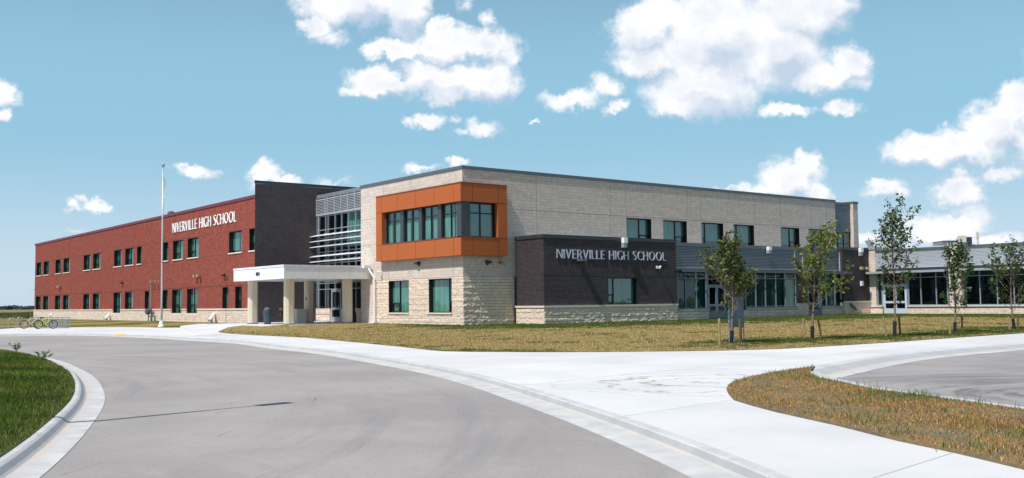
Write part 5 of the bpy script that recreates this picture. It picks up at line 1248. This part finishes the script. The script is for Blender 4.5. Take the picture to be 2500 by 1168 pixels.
sapling(TP[4], Ht(4, 592), [(.2,.7,.8),(.4,.9,.9),(.6,1.2,1.0),(.8,1.0,1.0),(1,.4,.5)], 59, 1500, .115, 'rightmost sapling at the edge of the photo', pg, clear=.2, nb=32, bend=-.12, bare=(.2, .45, .4))
def stake(pxb, pyb, pxt, pyt, label, m=M_STAKE, tape=False, dD=0.0):
    b = onlawn(pxb, pyb); c = MC@(b-np.array([0, 0, HC])); tpt = at_depth(pxt, pyt, c[2]+dD); t = thing('tree_stake', tuple(b), label, 'stake', 'wooden tree stakes')
    mb = MB(); mb.tube([b-np.array([0, 0, .1]), tpt], [.045, .043], 8); mb.build('post', m, t)
    if tape: q = b+(tpt-b)*.8; mb = MB(); mb.tube([q, q+(tpt-b)*.018], .048, 8); mb.build('tape', M_TIE, t)
stake(1757, 843, 1755.5, 778, 'pale round stake left of the cabinet', tape=True); stake(1807, 838, 1806, 780, 'mottled brown stake in front of the grey cabinet', M_STAKE2)
stake(1966, 826, 1961, 778, 'pale stake left of the yellow-green sapling', tape=True); stake(2006, 823, 1997, 780, 'dark weathered stake right of the yellow-green sapling', M_STAKE2)
stake(2165, 823, 2156, 774, 'pale leaning stake left of the tallest sapling'); stake(2199, 821, 2194, 772, 'dark weathered stake right of the tallest sapling', M_STAKE2)
stake(2320, 816, 2317.5, 776, 'thin stake left of the slender sapling'); stake(2350, 811, 2348, 773, 'thin stake right of the slender sapling', M_STAKE2)
stake(2465.5, 806, 2461.5, 774, 'thin stake left of the rightmost sapling'); stake(2486, 803, 2485, 773, 'thin stake right of the rightmost sapling', M_STAKE2)
mlab = ['bark mulch ring at the foot of the cabinet sapling', 'bark mulch ring under the yellow-green sapling', 'bark mulch ring under the tallest sapling', 'bark mulch ring under the slender sapling', 'bark mulch ring under the rightmost sapling']
for i, b in enumerate(TP):
    mb = MB(); rr = random.Random(i)
    for k in range(110):
        a = rr.uniform(0, 6.28); d = .5*math.sqrt(rr.random()); x, y = b[0]+math.cos(a)*d*1.1, b[1]+math.sin(a)*d; s = rr.uniform(.015, .04); z = lawnz(x, y)
        q = [Vector((rr.uniform(-s, s), rr.uniform(-s, s), rr.uniform(0, .05))) for _ in range(4)]; c = Vector((x, y, z+.005)); q = [c+v for v in q]; mb.face(q[0], q[1], q[2]); mb.face(q[0], q[2], q[3]); mb.face(q[0], q[3], q[1]); mb.face(q[1], q[2], q[3])
    tag(mb.build('mulch', M_MULCH), mlab[i], 'mulch', kind='stuff')
# utility cabinet behind the first sapling
cb = onlawn(1806, 836); cb = cb+np.array(IMF)*.3; cab = thing('utility_cabinet', tuple(cb), 'tall grey-blue electrical cabinet on steel legs behind the leftmost sapling', 'electrical cabinet')
def cbox(mb, l0, l1, f0, f1, z0, z1): q = [Vector(cb)+IMR*l+IMF*f for l, f in ((l0, f0), (l1, f0), (l1, f1), (l0, f1))]; return mb.prism([(p.x, p.y) for p in q], cb[2]+z0, cb[2]+z1)
sc = (MC@(cb-np.array([0, 0, HC])))[2]/F_PX
mb = MB(); cbox(mb, -17*sc, 14*sc, -.02, .25, 36*sc, 110*sc); mb.build('cabinet_body', M_CAB, cab)
mb = MB(); cbox(mb, -15*sc, 12.5*sc, -.035, -.021, 38*sc, 108*sc); d_ = mb.build('cabinet_door', simple('cabinet_door_grey', (96, 113, 127), .4), cab)
for zz in (56, 88): mb = MB(); cbox(mb, -13.5*sc, -12*sc, -.06, -.036, zz*sc, (zz+7)*sc); mb.build('latch', M_METL, cab)
for l in (-21, -17, -13, -10, 5, 9, 14.5):
    mb = MB(); cbox(mb, l*sc, (l+1.9)*sc, .02, .07, 0-.1, (36 if l > -18 else 108)*sc if l < 14 else 110*sc); mb.build('leg', M_CABE if l < 3 else M_CAB, cab)

# ------------------------------------------------------------------ flagpole
fb = G(394, 799.5, ZP+.006); Df = (MC@(fb-np.array([0, 0, HC])))[2]; Hf = 403/F_PX*Df*1.0
fpole = thing('flagpole', tuple(fb), 'tall bare aluminium flagpole on the pavement before the red brick wing', 'flagpole')
mb = MB(); mb.tube([fb+np.array([0, 0, .35]), fb+np.array([0, 0, Hf*.45]), fb+np.array([0, 0, Hf-.25])], [.08, .07, .042], 12); mb.build('pole', M_POLE, fpole, smooth=True)
mb = MB(); mb.tube([fb, fb+np.array([0, 0, .1]), fb+np.array([0, 0, .2]), fb+np.array([0, 0, .36]), fb+np.array([0, 0, .5])], [.27, .26, .2, .16, .115], 16); mb.build('base_collar', M_WHITE, fpole)
mb = MB(); z = fb[2]+Hf-.25; mb.tube([(fb[0], fb[1], z), (fb[0], fb[1], z+.06), (fb[0], fb[1], z+.16), (fb[0], fb[1], z+.26)], [.08, .14, .13, .06], 12); mb.build('truck_cap', M_GALV, fpole)
mb = MB(); z = fb[2]+Hf*.86; mb.tube([Vector((fb[0], fb[1], z-.6))-IMR*.1, Vector((fb[0], fb[1], z))+IMR*.16, Vector((fb[0], fb[1], z+.7))+IMR*.13], .03, 6); mb.build('halyard_arm', M_GALV, fpole)

# ------------------------------------------------------------------ bike hoops, rack and bikes
def hoop(mb, c, d, w, h, r=.028):
    c = Vector(c); d = Vector(d).normalized(); R_ = w/2; pts = [c-d*R_]
    pts.append(c-d*R_+Vector((0, 0, h-R_)))
    for k in range(1, 8): a = math.pi-math.pi*k/8; pts.append(c+d*R_*math.cos(a)+Vector((0, 0, h-R_+R_*math.sin(a))))
    pts.append(c+d*R_+Vector((0, 0, h-R_))); pts.append(c+d*R_); mb.tube(pts, r, 7)
zbk = ZP+.006
for k, (l, r, yb_, lab) in enumerate(((-9, 3.2, 804.5, 'steel bike hoop cut by the left edge of the photo'), (23, 34, 803.5, 'steel bike hoop second from the left edge'), (43.5, 54.5, 801.5, 'steel bike hoop just left of the silver bicycle'), (73.5, 85, 800.8, 'steel bike hoop partly behind the silver bicycle'))):
    c = (G(l, yb_, zbk)+G(r, yb_-1.6, zbk))/2; d = G(r, yb_-2.6, zbk)-G(l, yb_, zbk); w = .55; D = (MC@(c-np.array([0, 0, HC])))[2]; px = (r-l)/F_PX*D
    dv = Vector(IMR)*px+Vector(IMF)*math.sqrt(max(.05, w*w-px*px)); mb = MB(); hoop(mb, c, dv, w, .9); o = standalone(mb, 'bike_hoop', M_GALV, lab, 'bike rack', 'steel bike hoops on the pavement', smooth=True)
rk = thing('bike_rack', tuple(G(130, 801, zbk)), 'row of narrow steel hoops joined by a ground rail right of the bicycles', 'bike rack')
for i, px in enumerate((91, 96, 101, 106, 112.5, 117, 123, 129, 137.5, 142, 149, 154, 161.5, 166.5)):
    c = G(px, 800.6, zbk); dv = Vector(IMR)*.10+Vector(IMF)*.5; mb = MB(); hoop(mb, c, dv, .52, .86, .026); mb.build('hoop', M_GALV, rk, smooth=True)
mb = MB(); mb.tube([G(88, 801.3, zbk+.03), G(169, 801.3, zbk+.03)], .025, 6); mb.tube([G(88, 799.3, zbk+.03), G(169, 799.3, zbk+.03)], .025, 6); mb.build('ground_rail', M_GALV, rk)
def bicycle(rear_px, py, paint_, label, seed=0, lean=.05):
    c = G(rear_px, py, zbk); t = thing('bicycle', tuple(c), label, 'bicycle'); X = Vector(IMR)*.96+Vector(IMF)*.28; X.normalize(); Z = (Vector((0, 0, 1))+Vector(IMF)*lean).normalized(); Nn = X.cross(Z)
    P = lambda x, z, s=0: Vector(c)+X*x+Z*z+Nn*s
    wb, wr = 1.08, .335
    for x in (0, wb):
        mb = MB(); mb.ring(P(x, wr), Nn, wr-.025, .027, 30, 6); w = mb.build('wheel', M_RUBBER, t)
        mb = MB(); mb.ring(P(x, wr), Nn, wr-.06, .012, 28, 4); mb.tube([P(x, wr, -.04), P(x, wr, .04)], .03, 8)
        for k in range(10): a = math.pi*k/10*2; mb.tube([P(x, wr), P(x+math.cos(a)*(wr-.06), wr+math.sin(a)*(wr-.06))], .003, 3)
        q = mb.build('rim', M_GALV, None); q.parent = w; q.matrix_parent_inverse = Matrix.Identity(4)
        w.matrix_parent_inverse = w.matrix_parent_inverse
    bb, st, hd, hd2 = P(.44, .30), P(.29, .72), P(.86, .88), P(.89, .74)
    mb = MB(); mb.tube([bb, hd2], .024, 7); mb.tube([st, hd], .02, 7); mb.tube([bb, st], .02, 7); mb.tube([hd, hd2], .024, 7)
    for s in (-.05, .05): mb.tube([P(0, wr, s), bb], .013, 6); mb.tube([P(0, wr, s), st], .012, 6)
    mb.build('bike_frame', paint_, t)
    mb = MB()
    for s in (-.055, .055): mb.tube([hd2, P(.94, .62, s), P(wb, wr, s)], .017, 6)
    mb.build('fork', M_BLACK, t)
    mb = MB(); mb.tube([st, P(.25, .86)], .014, 6); mb.tube([P(.12, .875), P(.25, .88), P(.4, .875)], [.06, .05, .02], 8); mb.build('saddle', M_BLACK, t)
    mb = MB(); mb.tube([hd, P(.85, .98)], .018, 6); mb.tube([P(.80, 1.0, -.32), P(.86, 1.0, -.1), P(.86, 1.0, .1), P(.80, 1.0, .32)], .016, 6); mb.build('handlebar', M_BLACK, t)
    mb = MB(); mb.tube([P(.44, .3, -.05), P(.44, .3, -.03)], .09, 16); mb.tube([P(.44, .3, -.07), P(.54, .16, -.07)], .012, 5); mb.tube([P(.44, .3, .07), P(.34, .44, .07)], .012, 5); mb.box(*sum(([v-.03, v+.03] for v in P(.54, .15, -.1)), [])); mb.build('crank', M_BLACK, t)
    return t, P
bicycle(58.4, 803.0, M_SILVERP, 'silver bicycle leaning at the left bike hoops')
t, P_ = bicycle(92.8, 803.7, M_LIME, 'lime green bicycle with a white roll on its handlebar')
mb = MB(); mb.tube([P_(.72, 1.0), P_(.98, 1.22)], .05, 8); mb.build('handlebar_roll', M_WHITE, t)

# ------------------------------------------------------------------ street lamps whose shadows fall on the road (stand just outside the frame)
def lamp(head_px, head_py, Hh, label):
    z0 = ZRD; hp = G(head_px, head_py, z0); d = -LIGHT; h = np.array(hp)+np.array(d)*((Hh-z0)/d[2]); sd = Vector((LIGHT.x, LIGHT.y, 0)).normalized()
    arm = 1.1; base = Vector(h)-sd*(arm+.55); base.z = -.25
    t = thing('street_lamp', tuple(base), label, 'street lamp', 'street lamps round the drive')
    mb = MB(); mb.tube([base, Vector((base.x, base.y, Hh))], [.09, .06], 10); mb.build('pole', M_METD, t)
    mb = MB(); mb.tube([Vector((base.x, base.y, Hh-.03)), Vector((base.x, base.y, Hh-.03))+sd*(arm)], .035, 8); mb.build('arm', M_METD, t)
    mb = MB(); q0 = Vector((base.x, base.y, 0))+sd*arm; s = sd.cross(Vector((0, 0, 1)))*.15; q1 = q0+sd*.62; mb.prism([(q0-s)[:2], (q1-s)[:2], (q1+s)[:2], (q0+s)[:2]], Hh-.08, Hh+.03); mb.build('lamp_head', M_METD, t)
lamp(700, 984, 7.2, 'dark pole lamp on the left grass verge, its shadow crossing the road'); lamp(192, 838, 7.2, 'dark pole lamp far left beyond the grass verge')

# weeds on the left verge
for px, py, sd_, lab, hh in ((40, 858, 1, 'leafy weed at the back left of the green verge', .32), (105, 880, 2, 'leafy weed near the kerb on the green verge', .36)):
    c = G(px, py, -.2); z = islz(c[0], c[1]); t = thing('weed', (c[0], c[1], z), lab, 'weed', 'leafy weeds on the green verge'); rr = random.Random(sd_); mb = MB(); L = []; Dr = []
    for k in range(9):
        a = rr.uniform(0, 6.28); r_ = rr.uniform(.05, .28); tip = Vector((c[0]+math.cos(a)*r_, c[1]+math.sin(a)*r_, z+hh*rr.uniform(.5, 1.1))); b = Vector((c[0], c[1], z)); mb.tube([b, b.lerp(tip, .5)+Vector((0, 0, .04)), tip], .004, 4)
        for j in range(16): f = rr.uniform(.3, 1); L.append(tuple(b.lerp(tip, f)+Vector((rr.gauss(0, .02), rr.gauss(0, .02), .02)))); Dr.append((rr.gauss(0, 1), rr.gauss(0, 1), rr.gauss(.1, .5)))
    mb.build('stem', M_BLADE if False else simple('weed_stem', (92, 110, 60), .8), t); leafmesh('leaves', L, Dr, .05, palette(len(L), [(84, 108, 66), (110, 132, 88), (62, 84, 48)], [3, 2, 2]), t)

# ------------------------------------------------------------------ far wood and tall field growth on the left
def farwood():
    pts = []; dirs = []; rr = np.random.default_rng(9)
    mb = MB(); n = 260
    for k in range(n):
        az_ = math.radians(74+(k/n)*16+rr.uniform(-.1, .1)); D = 1500+rr.uniform(0, 120); x, y = math.cos(az_)*D, math.sin(az_)*D; h = rr.uniform(3.2, 5.2)*(1+.25*math.sin(k*.11)); w = rr.uniform(4, 9)
        prev = None; m = 7
        for j in range(5):
            th = j/4*math.pi/2; rz = h*math.sin(th); rad = w*math.cos(th)*(.8+.4*rr.random()) if j < 4 else .2
            row = [(x+rad*math.cos(2*math.pi*q/m+j*.4)*(.8+.4*rr.random()), y+rad*math.sin(2*math.pi*q/m+j*.4)*(.8+.4*rr.random()), -.5+rz+rr.uniform(-.4, .4)) for q in range(m)]
            i0 = len(mb.v); mb.v += row
            if prev is not None: mb.f += [(prev+q, prev+(q+1) % m, i0+(q+1) % m, i0+q) for q in range(m)]
            prev = i0
    o = mb.build('distant_wood', simple('far_foliage', (34, 50, 50), .95, .3, .05), None); tag(o, 'dark line of trees along the horizon at the far left', 'wood', kind='stuff')
farwood()
P = rng.uniform((-5, 150), (75, 330), (260000, 2)); ok, D = vis(P, np.full(len(P), -.4)); c = (np.c_[P, np.full(len(P), -.4)]-np.array([0, 0, HC]))@MC.T; xx = c[:, 0]/c[:, 2]*F_PX+1250
k = ok & (xx < 110) & (vnoise(P, .12, 3) > -.7); P = P[k][:60000]; vn = vnoise(P, .15, 12)
cols = palette(len(P), [(80, 92, 46), (104, 108, 62), (62, 76, 38), (140, 128, 88)], [4, 3, 3, 1.5])
blades('field_weeds', P, np.full(len(P), -.52), rng.uniform(.35, .95, len(P))*(1+.3*vn), rng.uniform(.05, .14, len(P)), cols, .8, 'rough weedy field growth behind the bike racks', 'field')
